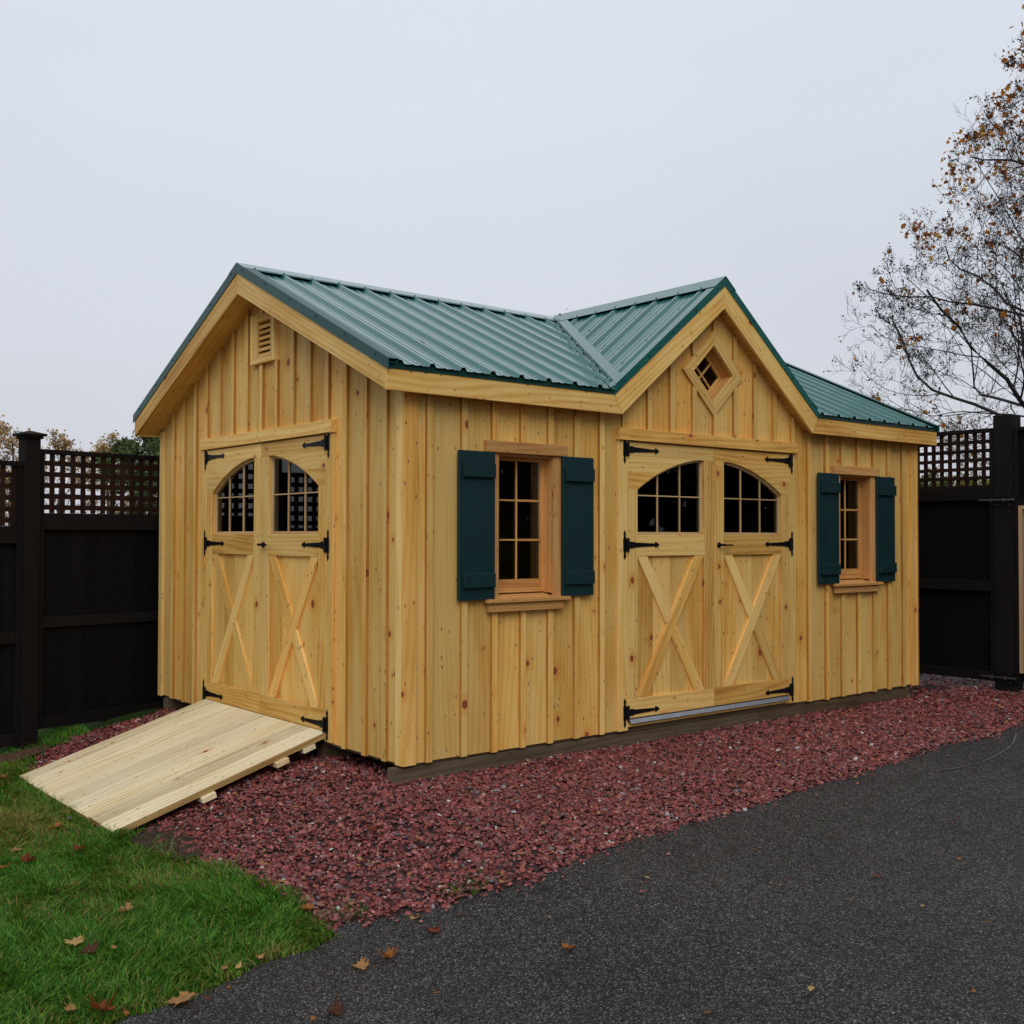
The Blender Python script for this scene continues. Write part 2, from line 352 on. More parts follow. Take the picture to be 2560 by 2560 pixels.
def edged(x, y):   # 0 at the rim of the bed, 1 from 16 cm inwards
    x, y = np.atleast_1d(x), np.atleast_1d(y); o_ = np.empty(len(x))
    for i in range(0, len(x), 4000):
        o_[i:i+4000] = np.sqrt(((x[i:i+4000, None]-EDGE_PTS[None, :, 0])**2+(y[i:i+4000, None]-EDGE_PTS[None, :, 1])**2).min(1))
    return np.clip(o_/.16, 0, 1)
def heap(x, y):   # gravel is raked a little above the soil and thins out at its edge
    e_ = float(edged(x, y)[0]); return -.014+.012*e_ + .008*e_*noise.noise(Vector((x*2.1, y*2.1, 4)))
sheet('gravel_bed', gravel_poly, 0, BED, .12, (-1.5, 9, -1.7, 6), lift=heap)
# bare soil where the grass stops beside the ramp and round the fence post
SOIL = plain('bare_soil', (.045, .030, .020), .9, .15, 0, 25, .5, .8)
def blob(cx, cy, rx, ry, seed):
    return [(cx+rx*math.cos(a)*(1+.3*noise.noise(Vector((math.cos(a)*2, math.sin(a)*2, seed)))), cy+ry*math.sin(a)*(1+.3*noise.noise(Vector((math.cos(a)*2, math.sin(a)*2, seed+4))))) for a in [2*math.pi*i/40 for i in range(40)]]
sheet('soil_patch', blob(-1.16, .62, .13, .42, 2), .004, SOIL, .06, (-2, 0, 0, 2), lift=lambda x, y: .006+.008*noise.noise(Vector((x*20, y*20, 0))))
sheet('soil_patch', blob(-1.15, 3.45, .26, .16, 5), .004, plain('soil_round_post', (.10, .055, .035), .9, .15, 0, 25, .5, .8), .05, (-2, 0, 3, 4), lift=lambda x, y: .014+.012*noise.noise(Vector((x*16, y*16, 3))))
# pale curved scuff on the asphalt
arc = [(2.93, -1.586), (3.109, -1.625), (3.383, -1.642), (3.6, -1.62), (3.808, -1.578), (4.0, -1.54), (4.181, -1.487), (4.417, -1.392), (4.56, -1.33), (4.636, -1.272)]
sv_, sf_ = [], []
for i, (a, b) in enumerate(arc):
    k = min(i, len(arc)-2); dx, dy = arc[k+1][0]-arc[k][0], arc[k+1][1]-arc[k][1]; L = math.hypot(dx, dy); wd = .004+.003*(i % 3 == 1)
    sv_ += [(a-dy/L*wd, b+dx/L*wd, gz(a, b)+.001), (a+dy/L*wd, b-dx/L*wd, gz(a, b)+.001)]
    if i: sf_.append((2*i-2, 2*i-1, 2*i+1, 2*i))
me = bpy.data.meshes.new('scuff_mark'); me.from_pydata(sv_, [], sf_); me.materials.append(plain('pale_scuff', (.135, .125, .11), .8, .2, 0, 60, .6))
o = bpy.data.objects.new('scuff_mark', me); COL.objects.link(o); o['kind'] = 'structure'

# ================================================================== THE SHED
L, W = 5.49, 3.614
OE, OG = .094, .178                      # eave and rake overhang (outer fascia faces)
EZ, SL = 2.2556, .467                    # fascia top at the eave, main roof slope
RY = W/2; RZ = EZ+SL*(RY+OE)
DX, DS = 2.7355, .787                    # dormer centre and slope
DA = 3.143
DHW = (DA-EZ)/DS                         # half width of the dormer at the fascia top
main_top = lambda y: EZ+SL*(min(y, W-y)+OE)
dorm_top = lambda x: DA-DS*abs(x-DX)
shed = empty('garden_shed', (0, 0, 0))
prop(shed, 'natural pine board-and-batten garden shed with green metal roof and a front dormer', 'shed')
GM = Matrix.Translation((0, W, 0)) @ Matrix.Rotation(R(-90), 4, 'Z')      # gable wall frame: local x runs towards the front corner, y inwards

def clip_x(x0, x1, bps): return [x0]+sorted(b for b in bps if x0+1e-4 < b < x1-1e-4)+[x1]
def column(mb, x0, x1, y0, y1, lo, hi, bps=(), tint=None):
    xs = clip_x(x0, x1, bps)
    top = [(x, hi(x)) for x in xs]; bot = [(x, lo(x)) for x in xs]
    if all(t[1]-b[1] < .004 for t, b in zip(top, bot)): return
    P = bot + [t for t in top[::-1]]
    # drop coincident points
    Q = []
    for p in P:
        if not Q or math.dist(p, Q[-1]) > 1e-4: Q.append(p)
    if math.dist(Q[0], Q[-1]) < 1e-4: Q.pop()
    if len(Q) > 2: mb.pz(Q, y0, y1, tint=tint)
def siding(edges, top, bps, holes, diamond=None, bottom=0.0):
    """boards between the edges, cut round rectangular holes (x0,x1,z0,z1) and one diamond"""
    mb = MB()
    for a, b in zip(edges[:-1], edges[1:]):
        t = (random.random(), random.random(), random.random(), 1); bz = bottom+random.uniform(-.004, .006)
        cuts = sorted({a, b} | {h[i] for h in holes for i in (0, 1) if a < h[i] < b})
        for p, q in zip(cuts[:-1], cuts[1:]):
            mid = (p+q)/2; hs = sorted([h[2:] for h in holes if h[0] < mid < h[1]]); z = bz
            for (h0, h1) in hs:
                if h0 > z: column(mb, p, q, .02, .04, lambda x, z=z: z, lambda x, h0=h0: h0, (), t)
                z = h1
            if diamond and q > diamond[0]-diamond[2] and p < diamond[0]+diamond[2]:
                cx, cz, hw, hh = diamond; dh = lambda x: max(0, hh*(1-abs(x-cx)/hw)); bp = list(bps)+[cx, cx-hw, cx+hw]
                column(mb, p, q, .02, .04, lambda x, z=z: z, lambda x: cz-dh(x), bp, t)
                column(mb, p, q, .02, .04, lambda x: cz+dh(x), top, bp, t)
            else: column(mb, p, q, .02, .04, lambda x, z=z: z, top, bps, t)
    return mb
def battens(mb, cs, top, holes, diamond=None, w_=.044, bottom=-.004):
    for c in cs:
        a, b = c-w_/2, c+w_/2; t = (random.random()*.55, random.random(), random.random(), 1)
        hs = sorted([h[2:] for h in holes if h[0] < b and h[1] > a]); z = bottom+random.uniform(-.006, .004); T = min(top(a), top(b))
        segs = []
        for h0, h1 in hs:
            if h0 > z: segs.append((z, h0))
            z = max(z, h1)
        if diamond and abs(c-diamond[0]) < diamond[2]:
            d = diamond[3]*(1-abs(c-diamond[0])/diamond[2]); segs.append((z, diamond[1]-d)); z = diamond[1]+d
        segs.append((z, T))
        for s0, s1 in segs:
            if s1-s0 > .01: mb.box(a, b, -.002, .0195, s0, s1, tint=t, edge=(1.0, .95, -.7, 1))  # batten sides: shade painted into the tint, same wood as the faces
WC = [.926, 4.535]                       # window centres
FD, GD = 2.7225, 1.838                   # door centres (front, gable in its own frame)
win_holes = [(c-.2445, c+.2445, .9, 1.8315) for c in WC]
door_hole = lambda c: (c-.895, c+.895, -.1, 1.960)
DIA = (DX-.012, 2.509, .222, .218)
ftop = lambda x: max(2.17, dorm_top(x)-.11)
fb = [0.022, .205, .44, .672, .90, 1.128, 1.357, 1.585, 1.80, 2.045, 2.277, 2.512, 2.744, 2.975, 3.21, 3.447, 3.675, 3.89, 4.13, 4.353, 4.582, 4.818, 5.04, 5.275, 5.468]
bt = siding(fb, ftop, (DX, DX-(DA-.11-2.17)/DS, DX+(DA-.11-2.17)/DS), win_holes+[door_hole(FD)], DIA)
trim_h = [(c-.29, c+.29, .85, 1.9) for c in WC] + [(FD-.985, FD+.985, -.1, 2.046)]
sh_h = [(c-.545, c-.27, .925, 1.83) for c in WC] + [(c+.285, c+.56, .925, 1.83) for c in WC]
ftopb = lambda x: max(2.16, dorm_top(x)-.13)
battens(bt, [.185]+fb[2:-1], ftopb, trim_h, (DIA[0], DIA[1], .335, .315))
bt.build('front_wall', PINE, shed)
gtop = lambda u: RZ-SL*abs(u-RY)-.08
gb = sorted(W-y for y in [3.592, 3.34, 3.13, 2.91, 2.70, 2.475, 2.25, 2.02, 1.795, 1.57, 1.337, 1.11, .88, .655, .42, .20, 0.02])
bt = siding(gb, gtop, (RY,), [door_hole(GD), (1.766-.001, 1.964, 2.566, 2.815)])
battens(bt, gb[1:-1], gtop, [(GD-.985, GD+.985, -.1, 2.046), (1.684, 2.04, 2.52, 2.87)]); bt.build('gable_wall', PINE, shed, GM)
# back and right walls, unseen from the front but real
mb = MB()
for i in range(16): mb.pz([(i*W/16, 0), ((i+1)*W/16, 0), ((i+1)*W/16, gtop((i+1)*W/16)), (i*W/16, gtop(i*W/16))] if not (i*W/16 < RY < (i+1)*W/16-1e-6) else [(i*W/16, 0), ((i+1)*W/16, 0), ((i+1)*W/16, gtop((i+1)*W/16)), (RY, gtop(RY)), (i*W/16, gtop(i*W/16))], .0, .02)
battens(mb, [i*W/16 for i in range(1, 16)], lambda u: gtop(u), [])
for i in range(len(mb.v)):
    x, y, z = mb.v[i]; mb.v[i] = (x, y if y > 0 else y, z)
rm = Matrix.Translation((L, 0, 0)) @ Matrix.Rotation(R(90), 4, 'Z')
mb2 = MB()
for i in range(16):
    a, b = i*W/16+.022*(i == 0), (i+1)*W/16-.022*(i == 15); P = [(a, 0), (b, 0), (b, gtop(b)), (a, gtop(a))]
    mb2.pz(P, .02, .04)
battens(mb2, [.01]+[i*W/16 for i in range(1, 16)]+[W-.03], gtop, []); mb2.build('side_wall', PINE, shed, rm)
mb2 = MB()
for i in range(24): mb2.box(.022 if i == 0 else i*L/24, (i+1)*L/24-.022*(i == 23), .02, .04, 0, 2.17)
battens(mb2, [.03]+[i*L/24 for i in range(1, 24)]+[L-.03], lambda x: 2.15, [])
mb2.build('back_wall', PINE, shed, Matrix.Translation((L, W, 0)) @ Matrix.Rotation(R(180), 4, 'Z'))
# corner boards
mb = MB(); mb.box(0, .094, -.002, .0195, -.008, 2.16); mb.box(0, .020, .0197, .082, -.008, 2.17); mb.build('corner_board', BATT, shed, bevel=.002)
mb = MB(); mb.box(L-.092, L, -.002, .0195, -.006, 2.16); mb.box(L-.02, L, .0197, .085, -.006, 2.17); mb.build('corner_board', BATT, shed, bevel=.002)
mb = MB(); mb.box(0, .07, -.002, .0195, -.006, 2.17); mb.box(0, .02, .0197, .085, -.006, 2.16); mb.build('corner_board', BATT, shed, GM, bevel=.002)
# floor frame and skids
mb = MB(); mb.box(.045, L-.045, .045, W-.045, -.022, .03, (1, 0, 0)); mb.build('floor', SKID, shed)
for y in (.022, .95, 2.55, 3.49):
    mb = MB(); mb.box(-.036 if y < .1 else .03, 3.27 if y < .1 else 5.37, y, y+.085, -.112, -.0225, (1, 0, 0))
    if y < .1: mb.box(3.275, 5.37, y, y+.085, -.112, -.0225, (1, 0, 0))
    mb.build('skid', SKID, shed, bevel=.003)

# ---- windows
def pane(parent, x0, x1, y, z0, z1, mw=None):
    mb = MB(); mb.box(x0, x1, y, y+.004, z0, z1); return mb.build('pane', GLASS, parent, mw)
def shutter(x0, side):
    t = random.random()
    o = empty('shutter', (x0, 0, 0), parent=shed); o['label'] = 'dark green board shutter'
    mb = MB(); e_ = random.uniform(-.002, .002)
    for i in range(2): mb.box([0, .137][i], [.1365, .2715][i], -.024, -.0005, .927+e_, 1.827+e_, tint=(t, .2, .5+.1*i, 1))
    p = mb.build('panel', GREENP, o, bevel=.0015)
    for z0 in (1.003, 1.668):
        mb = MB(); mb.box(.022 if side < 0 else .012, .262, -.046, -.0245, z0, z0+.085, (1, 0, 0)); mb.build('cross_batten', GREENP, o, bevel=.0015)
for c in WC:
    wdw = empty('window', (c, 0, 0), parent=shed)
    fr = MB()
    fr.box(-.225-.062, -.225, -.003, .0197, .93, 1.826); fr.box(.225, .287, -.003, .0197, .93, 1.826)
    fr.box(-.331, .331, -.022, .0197, 1.8265, 1.897, (1, 0, 0))
    for s in (-1, 1):
        a = s*.225; fr.box(min(a, a+s*.018), max(a, a+s*.018), .0205, .135, .95, 1.826)
    fr.box(-.224, .224, .0205, .135, 1.812, 1.83, (1, 0, 0))
    fr.build('frame', CEDAR, wdw, bevel=.0015)
    si = MB()
    si.ext([(-.338, -.05, .905), (-.338, -.05, .925), (-.338, .0, .932), (-.338, .0, .905)], (.676, 0, 0), (1, 0, 0))
    si.ext([(-.2245, .0005, .905), (-.2245, .0005, .932), (-.2245, .136, .955), (-.2245, .136, .905)], (.449, 0, 0), (1, 0, 0))
    si.box(-.32, .292, -.03, -.0005, .849, .9045, (1, 0, 0)); si.build('sill', CEDAR, wdw, bevel=.002)
    sa = MB()
    sa.box(-.2245, -.195, .095, .13, .958, 1.811); sa.box(.195, .2245, .095, .13, .958, 1.811)
    sa.box(-.1945, .1945, .095, .13, 1.788, 1.811, (1, 0, 0)); sa.box(-.1945, .1945, .095, .13, .99, 1.040, (1, 0, 0)); sa.box(-.2, .2, .085, .0945, .958, .988, (1, 0, 0))
    sa.box(-.005, .005, .099, .1075, 1.0405, 1.7875)
    for z in (1.289, 1.539):
        sa.box(-.1945, -.0052, .100, .1075, z-.005, z+.005, (1, 0, 0)); sa.box(.0052, .1945, .100, .122, z-.007, z+.007, (1, 0, 0))
    sash = sa.build('sash', CEDAR, wdw)
    pane(wdw, -.1945, .1945, .108, 1.04, 1.788)
    shutter(c-.5435, -1); shutter(c+.288, 1)
# ---- diamond window
dw = empty('diamond_window', (DIA[0], 0, DIA[1]), parent=shed)
fr = MB()
def ring4(mb, ow, oh, iw, ih, y0, y1):
    O = [(0, oh), (ow, 0), (0, -oh), (-ow, 0)]; I = [(0, ih), (iw, 0), (0, -ih), (-iw, 0)]
    for i in range(4):
        j = (i+1) % 4; g = (O[j][0]-O[i][0], 0, O[j][1]-O[i][1]); mb.pz([O[i], O[j], I[j], I[i]], y0, y1, g)
ring4(fr, .335, .314, .220, .206, -.004, .0197); fr.build('frame', PINED, dw, bevel=.001)
rv = MB(); ring4(rv, .240, .226, .220, .206, .0405, .13); rv.build('reveal', CEDAR, dw)
rv = MB(); ring4(rv, .221, .217, .219, .205, .0199, .0402); rv.build('reveal', CEDAR, dw)
sa = MB(); ring4(sa, .2195, .2055, .196, .184, .112, .129)
d = Vector((.196, 0, .184)).normalized(); nn = Vector((d.z, 0, -d.x))
for sg in (1, -1):
    dd = Vector((d.x, 0, sg*d.z)); n2 = Vector((-dd.z, 0, dd.x))*.006; e1 = Vector((.098, 0, .092*sg)); yo = .113 if sg > 0 else .1135
    e1 = dd*.134
    sa.pz([(-e1.x-n2.x, -e1.z-n2.z), (e1.x-n2.x, e1.z-n2.z), (e1.x+n2.x, e1.z+n2.z), (-e1.x+n2.x, -e1.z+n2.z)], yo, yo+.012, dd)
sa.build('sash', PINED, dw)
mb = MB(); mb.pz([(0, .19), (.2, 0), (0, -.19), (-.2, 0)], .1265, .1285); mb.build('pane', GLASS, dw)

# ---- doors
def hinge(parent, z, side):
    """black strap hinge; local x=0 at the door edge, strap runs towards +x (side=1) or -x"""
    mb = MB(); s = side
    def P(pts, y0, y1): mb.pz([(s*a, z+b) for a, b in pts], y0, y1, (1, 0, 0))
    P([(-.044, -.052), (-.040, -.062), (-.046, -.070), (-.044, -.080), (-.034, -.101), (-.024, -.080), (-.022, -.070), (-.028, -.062), (-.024, -.052), (-.018, -.040), (-.018, .040), (-.024, .052), (-.028, .062), (-.022, .070), (-.024, .080), (-.034, .101), (-.044, .080), (-.046, .070), (-.040, .062), (-.044, .052), (-.048, .040), (-.048, -.040)], -.007, -.0035)
    P([(.001, -.024), (.05, -.022), (.06, -.017), (.25, -.0095), (.262, -.006), (.264, -.021), (.286, -.013), (.307, 0), (.286, .013), (.264, .021), (.262, .006), (.25, .0095), (.06, .017), (.05, .022), (.001, .024)], -.0075, -.0035)
    P([(-.020, -.040), (.006, -.040), (.006, .040), (-.020, .040)], -.012, -.0035)
    for zz in (-.033, 0.0, .033):   # knuckles
        a = [(math.cos(t*math.pi/4)*.0085, math.sin(t*math.pi/4)*.0085) for t in range(8)]
        mb.ext([(s*-.008+p, -.013+q, z+zz-.0155) for p, q in a], (0, 0, .031), (0, 0, 1))
    for a, b in ((.08, 0), (.15, 0), (.22, 0), (-.033, .05), (-.033, -.05)):
        c8 = [(s*a+.004*math.cos(t*math.pi/3), -.0075, z+b+.004*math.sin(t*math.pi/3)) for t in range(6)]; mb.ext(c8, (0, -.0025, 0))
    return mb.build('hinge', IRON, parent)
def door_leaf(xh, s, mw, parent, brace_flip, warm):
    """one leaf: xh hinge edge, s=+1 runs right to the meeting line"""
    wd = .8925; A = .093; B = .785                  # opening from hinge edge A to B
    root = empty('door', (0, 0, 0), parent=parent); root.matrix_local = mw @ Matrix.Translation((xh, 0, 0))
    X = lambda a: s*a
    Y0, Y1 = -.003, .019
    mb = MB()
    def b(a0, a1, z0, z1, y0=Y0, y1=Y1, g=(0, 0, 1)): mb.box(min(X(a0), X(a1)), max(X(a0), X(a1)), y0, y1, z0, z1, g)
    ZB, ZT = .078, 1.957
    arc = lambda a: min(1.869, .456+.045+math.sqrt(max(0, 1.38**2-(a-.86)**2))-.011) if True else 0
    spr = 1.634
    # arch through (A, 1.634) with its crown near the meeting line
    h = 1.872-spr; aa = .885-A; Rr = (aa*aa+h*h)/(2*h); zc = 1.872-Rr
    arc = lambda a: zc+math.sqrt(Rr*Rr-(a-.885)**2)
    b(.001, A, .2075, spr); b(B, wd-.001, .2075, 1.862)
    b(.001, wd-.001, ZB, .207, g=(1, 0, 0))
    b(A+.0003, B-.0003, 1.177, 1.322, g=(1, 0, 0))
    # arched top rail of three glued boards
    tl = [spr, 1.745, 1.862, ZT]; K = 14
    for z0, z1 in zip(tl[:-1], tl[1:]):
        tt = (random.random(), .2, random.random(), 1)
        if z0 >= 1.861: mb.pz([(X(.001), z0+.0003), (X(wd-.001), z0+.0003), (X(wd-.001), z1), (X(.001), z1)], Y0, Y1, (1, 0, 0), tt); continue
        pts = [(X(.001), z1), (X(.001), z0+.0003)]
        xs = [A+(B-A)*i/K for i in range(K+1)]; cur = [(X(A), z0+.0003)] if z0 > spr else []
        for a_ in xs:
            za = arc(a_)
            if za >= z0 and za <= z1: cur.append((X(a_), za))
        # exact crossing points
        inv = lambda z: .885-math.sqrt(max(0, Rr*Rr-(z-zc)**2))
        lo_ = [(X(inv(max(z0, spr)+.0003)), z0+.0003)]
        body = [p for p in cur if (abs(p[0]) > abs(lo_[0][0])+.004)]
        if arc(B) < z1:                              # reaches the meeting stile
            hi_ = [(X(B), arc(B)), (X(B), z1)]
            body = [p for p in body if abs(p[0]) < B-.003]
        else:
            hi_ = [(X(inv(z1)), z1)]; body = [p for p in body if abs(p[0]) < inv(z1)-.004]
        mb.pz(pts+lo_+body+hi_, Y0, Y1, (1, 0, 0), tt)
    mb.build('frame', PINED, root, bevel=.0012)
    # recessed boards behind the braces
    mb = MB(); bw = (B-A)/4
    for i in range(4): mb.box(min(X(A+i*bw), X(A+(i+1)*bw)), max(X(A+i*bw), X(A+(i+1)*bw)), .0195, .034, .19, 1.19, tint=(random.random(), .95 if i == warm else .3, random.random(), 1))
    mb.build('panel', PINE, root)
    # crossed braces: the one rising to the right (as seen) runs through
    zt, zb, bx = 1.1765, .2075, .075
    lo, hi = (A, B)
    def quad(p, q, wdt, y0, y1, cut=None, tint=None):
        mbx = MB(); xl, xr = min(X(lo), X(hi)), max(X(lo), X(hi))
        P_ = [(xl, zb), (xl+wdt, zb), (xr, zt), (xr-wdt, zt)]
        return P_
    xl, xr = min(X(lo), X(hi)), max(X(lo), X(hi)); wz = .098
    through = [(xl+.0005, zb), (xl+wz, zb), (xr-.0005, zt), (xr-wz, zt)]
    g = Vector((xr-xl-wz, 0, zt-zb))
    mb = MB(); mb.pz(through, -.001, .0192, g); mb.build('brace', BATT, root, bevel=.001)
    # the other brace in two pieces butting against the first
    def ix(p1, p2, p3, p4):
        r_ = geometry.intersect_line_line_2d(Vector(p1), Vector(p2), Vector(p3), Vector(p4))
        return (r_.x, r_.y)
    o1, o2 = [(xl+.0005, zt), (xl+wz, zt)], [(xr-wz, zb), (xr-.0005, zb)]
    eL = (through[0], through[3]); eR = (through[1], through[2])
    big = lambda a, b_: (a, b_)
    e1, e2 = (o1[0], o2[0]), (o1[1], o2[1])
    g2 = Vector((xr-xl-wz, 0, -(zt-zb)))
    upper = [o1[0], o1[1], ix(*e2, *eL) or (0, 0), ix(*e1, *eL) or (0, 0)]
    lower = [ix(*e1, *eR), ix(*e2, *eR), o2[1], o2[0]]
    for pc in (upper, lower):
        mb = MB(); mb.pz(pc, .0002, .0190, g2); mb.build('brace', BATT, root, bevel=.001)
    # glazed part: stops, muntins, pane
    mb = MB(); Z0 = 1.3225; t_ = .010
    b_ = lambda a0, a1, z0, z1, y0, y1, g=(0, 0, 1): mb.box(min(X(a0), X(a1)), max(X(a0), X(a1)), y0, y1, z0, z1, g)
    b_(A-.01, B+.01, Z0-.01, Z0+.020, .0195, .05, (1, 0, 0)); b_(A-.01, A+t_, Z0+.0203, spr-.005, .0195, .05); b_(B-t_, B+.01, Z0+.0203, arc(B-t_)-.012, .0195, .05)
    xs = [A-.002+(B-A+.008)*i/K for i in range(K+1)]
    for i in range(K):
        p, q = xs[i], xs[i+1]; mb.pz([(X(p), arc(p)-.016), (X(q), arc(q)-.016), (X(q), arc(q)+.01), (X(p), arc(p)+.01)], .0195, .05, (1, 0, 0))
    for f_ in (1/3, 2/3):
        a_ = A+(B-A)*f_; b_(a_-.004, a_+.004, Z0+.0203, arc(a_)-.014, .026, .0355)
    a1 = A+(B-A)/3; a2 = A+(B-A)*2/3
    for p, q in ((A+t_, a1-.0041), (a1+.0041, a2-.0041), (a2+.0041, B-t_)): b_(p, q, 1.5915, 1.5995, .0265, .0355, (1, 0, 0))
    mb.build('muntins', MUNT, root)
    mb = MB(); mb.pz([(X(A-.005), Z0-.005), (X(B+.005), Z0-.005)]+[(X(x_), arc(x_)+.006) for x_ in xs[::-1]], .036, .039); mb.build('pane', GLASS, root)
    for z in (1.905, 1.254, .118): hinge(root, z, s)
    return root
def door_set(c, mw, warm):
    door_leaf(c-.895, 1, mw, shed, False, warm[0]); rl = door_leaf(c+.895, -1, mw, shed, True, warm[1])
    # lever handle on the right leaf by the meeting line
    mb = MB(); hx = -.892+.045
    mb.ext([(hx+.02*math.cos(t*math.pi/5), -.0035, 1.25+.02*math.sin(t*math.pi/5)) for t in range(10)], (0, -.008, 0))
    mb.ext([(hx+.009*math.cos(t*math.pi/4), -.0118, 1.25+.009*math.sin(t*math.pi/4)) for t in range(8)], (0, -.03, 0))
    mb.ext([(hx-.012, -.05, 1.242), (hx-.012, -.036, 1.242), (hx-.012, -.036, 1.258), (hx-.012, -.05, 1.258)], (.04, 0, 0), (1, 0, 0))
    mb.ext([(hx+.0285, -.048, 1.244), (hx+.0285, -.038, 1.244), (hx+.0285, -.038, 1.255), (hx+.0285, -.048, 1.255)], (.085, 0, 0), (1, 0, 0))
    mb.build('handle', IRON, rl)
    mb = MB(); mb.box(c-.994, c+.992, -.024, .0195, 1.9655, 2.048, (1, 0, 0)); mb.build('door_header', PINED, shed, mw, bevel=.002)
    for a, b in ((c-.984, c-.8965), (c+.8965, c+.978)):
        mb = MB(); mb.box(a, b, -.003, .0195, -.002 if a < c else .012, 1.965); mb.build('door_jamb', BATT, shed, mw, bevel=.0015)
    mb = MB()     # inner jamb and a dark rebate so no light leaks round the leaves
    mb.box(c-.93, c-.897, .041, .075, 0, 2.0); mb.box(c+.897, c+.93, .041, .075, 0, 2.0); mb.box(c-.895, c+.895, .041, .075, 1.94, 2.0, (1, 0, 0)); mb.build('inner_jamb', PINE, shed, mw)
I4 = Matrix.Identity(4)
door_set(FD, I4, (9, 9)); door_set(GD, GM, (9, 3))
mb = MB(); mb.box(FD-.893, FD+.893, .0, .035, .02, .046, (1, 0, 0)); mb.build('door_sill', PINE, shed)
mb = MB(); mb.ext([(FD-.888, -.026, .042), (FD-.888, -.026, .046), (FD-.888, -.008, .070), (FD-.888, .02, .0765), (FD-.888, .02, .070), (FD-.888, -.004, .062)], (1.76, 0, 0), (1, 0, 0)); mb.build('threshold', ALU, shed)
mb = MB(); mb.box(GD-.893, GD+.893, -.002, .035, .02, .076, (1, 0, 0)); mb.build('door_sill', PINE, shed, GM)

# ---- gable vent
vt = empty('gable_vent', (0, 0, 0), parent=shed); vt.matrix_local = GM
mb = MB(); a0, a1, z0, z1 = 1.684, 2.040, 2.520, 2.872; b0, b1, c0, c1 = 1.766, 1.964, 2.566, 2.815
mb.box(a0, a0+.022, -.018, .0195, z0, z1); mb.box(a1-.022, a1, -.018, .0195, z0, z1); mb.box(a0+.0225, a1-.0225, -.018, .0195, z0, z0+.02, (1, 0, 0))
mb.box(a0+.0225, b0, -.006, .0195, z0+.0205, z1-.002); mb.box(b1, a1-.0225, -.006, .0195, z0+.0205, z1-.002); mb.box(b0+.0003, b1-.0003, -.006, .0195, z0+.0205, c0, (1, 0, 0)); mb.box(b0+.0003, b1-.0003, -.006, .0195, c1, z1-.002, (1, 0, 0))
mb.build('frame', BATT, vt, bevel=.001)
for i in range(6):
    z = c0+.008+i*(c1-c0-.01)/6; mb = MB(); mb.ext([(b0+.001, .0, z), (b0+.001, .032, z+.034), (b0+.001, .036, z+.029), (b0+.001, .005, z-.006)], (b1-b0-.002, 0, 0), (1, 0, 0)); mb.build('louvre', BATT, vt)
mb = MB(); mb.box(b0-.01, b1+.01, .042, .05, c0-.01, c1+.01); mb.build('backing', INNER, vt)

# ---- roof: deck, fascia, metal
roof = empty('roof', (0, 0, 0), parent=shed)
def deck(poly, zf, th):
    """vertical prism under a sloped plane"""
    P = [(x, y, zf(x, y)) for x, y in poly]; mb.ext(P, (0, 0, -th), (0, 1, 0) if True else None)
vx0, vx1 = DX-DHW, DX+DHW; vy = -OE
mf = lambda x, y: EZ+SL*(y+OE); mbk = lambda x, y: EZ+SL*(W-y+OE); dl = lambda x, y: DA-DS*(DX-x); dr = lambda x, y: DA-DS*(x-DX)
top_y = -OE+(DA-EZ)/SL
mb = MB(); xi0, xi1, yi = -OG+.02, L+OG-.02, -OE+.02
vx0i, vx1i = DX-(DA-mf(0, yi))/DS, DX+(DA-mf(0, yi))/DS
deck([(xi0, yi), (vx0i, yi), (DX, top_y), (DX, RY), (xi0, RY)], mf, .122); deck([(vx1i, yi), (xi1, yi), (xi1, RY), (DX, RY), (DX, top_y)], mf, .122)
deck([(xi0, RY), (xi1, RY), (xi1, W+OE-.02), (xi0, W+OE-.02)], mbk, .122)
deck([(vx0i+.001, yi), (DX, yi), (DX, top_y-.002)], dl, .135); deck([(DX, yi), (vx1i-.001, yi), (DX, top_y-.002)], dr, .135)
mb.build('roof_deck', PINE, roof)
# fascia boards
fz0 = 2.131
j0 = (DX-1.055, 2.126); j1 = (DX+1.068, 2.128)
def fas(poly, y0, y1, g, name='fascia'):
    mb = MB(); mb.pz(poly, y0, y1, g); return mb.build(name, PINED, roof, bevel=.0015)
fas([(-OG, fz0), j0, (vx0, EZ-.001), (-OG, EZ-.001)], -OE, -OE+.0195, (1, 0, 0))
fas([j1, (L+OG, fz0), (L+OG, EZ-.001), (vx1, EZ-.001)], -OE, -OE+.0195, (1, 0, 0))
fas([(vx0+.0005, EZ-.001), (j0[0]+.0005, j0[1]), (DX-.0004, 2.974), (DX-.0004, DA-.001)], -OE-.0015, -OE+.0195, (1, 0, DS))
fas([(j1[0]-.0005, j1[1]), (vx1-.0005, EZ-.001), (DX+.0004, DA-.001), (DX+.0004, 2.974)], -OE-.0015, -OE+.0195, (1, 0, -DS))
for x0 in (-OG-.0, L+OG-.0195):
    for s in (-1, 1):
        mb = MB(); ye = RY+s*(RY+OE) if s > 0 else -OE+.0198
        Pp = [(x0, ye, main_top(ye)-.126), (x0, ye, main_top(ye)-.001), (x0, RY+s*.0004, RZ-.001), (x0, RY+s*.0004, RZ-.154)]
        mb.ext(Pp, (.0195, 0, 0), (0, 1, SL*-s)); mb.build('fascia', PINED, roof, bevel=.0015)
mb = MB(); mb.box(-OG+.0197, L+OG-.0197, W+OE-.0195, W+OE, fz0, EZ-.001, (1, 0, 0)); mb.build('fascia', PINED, roof)
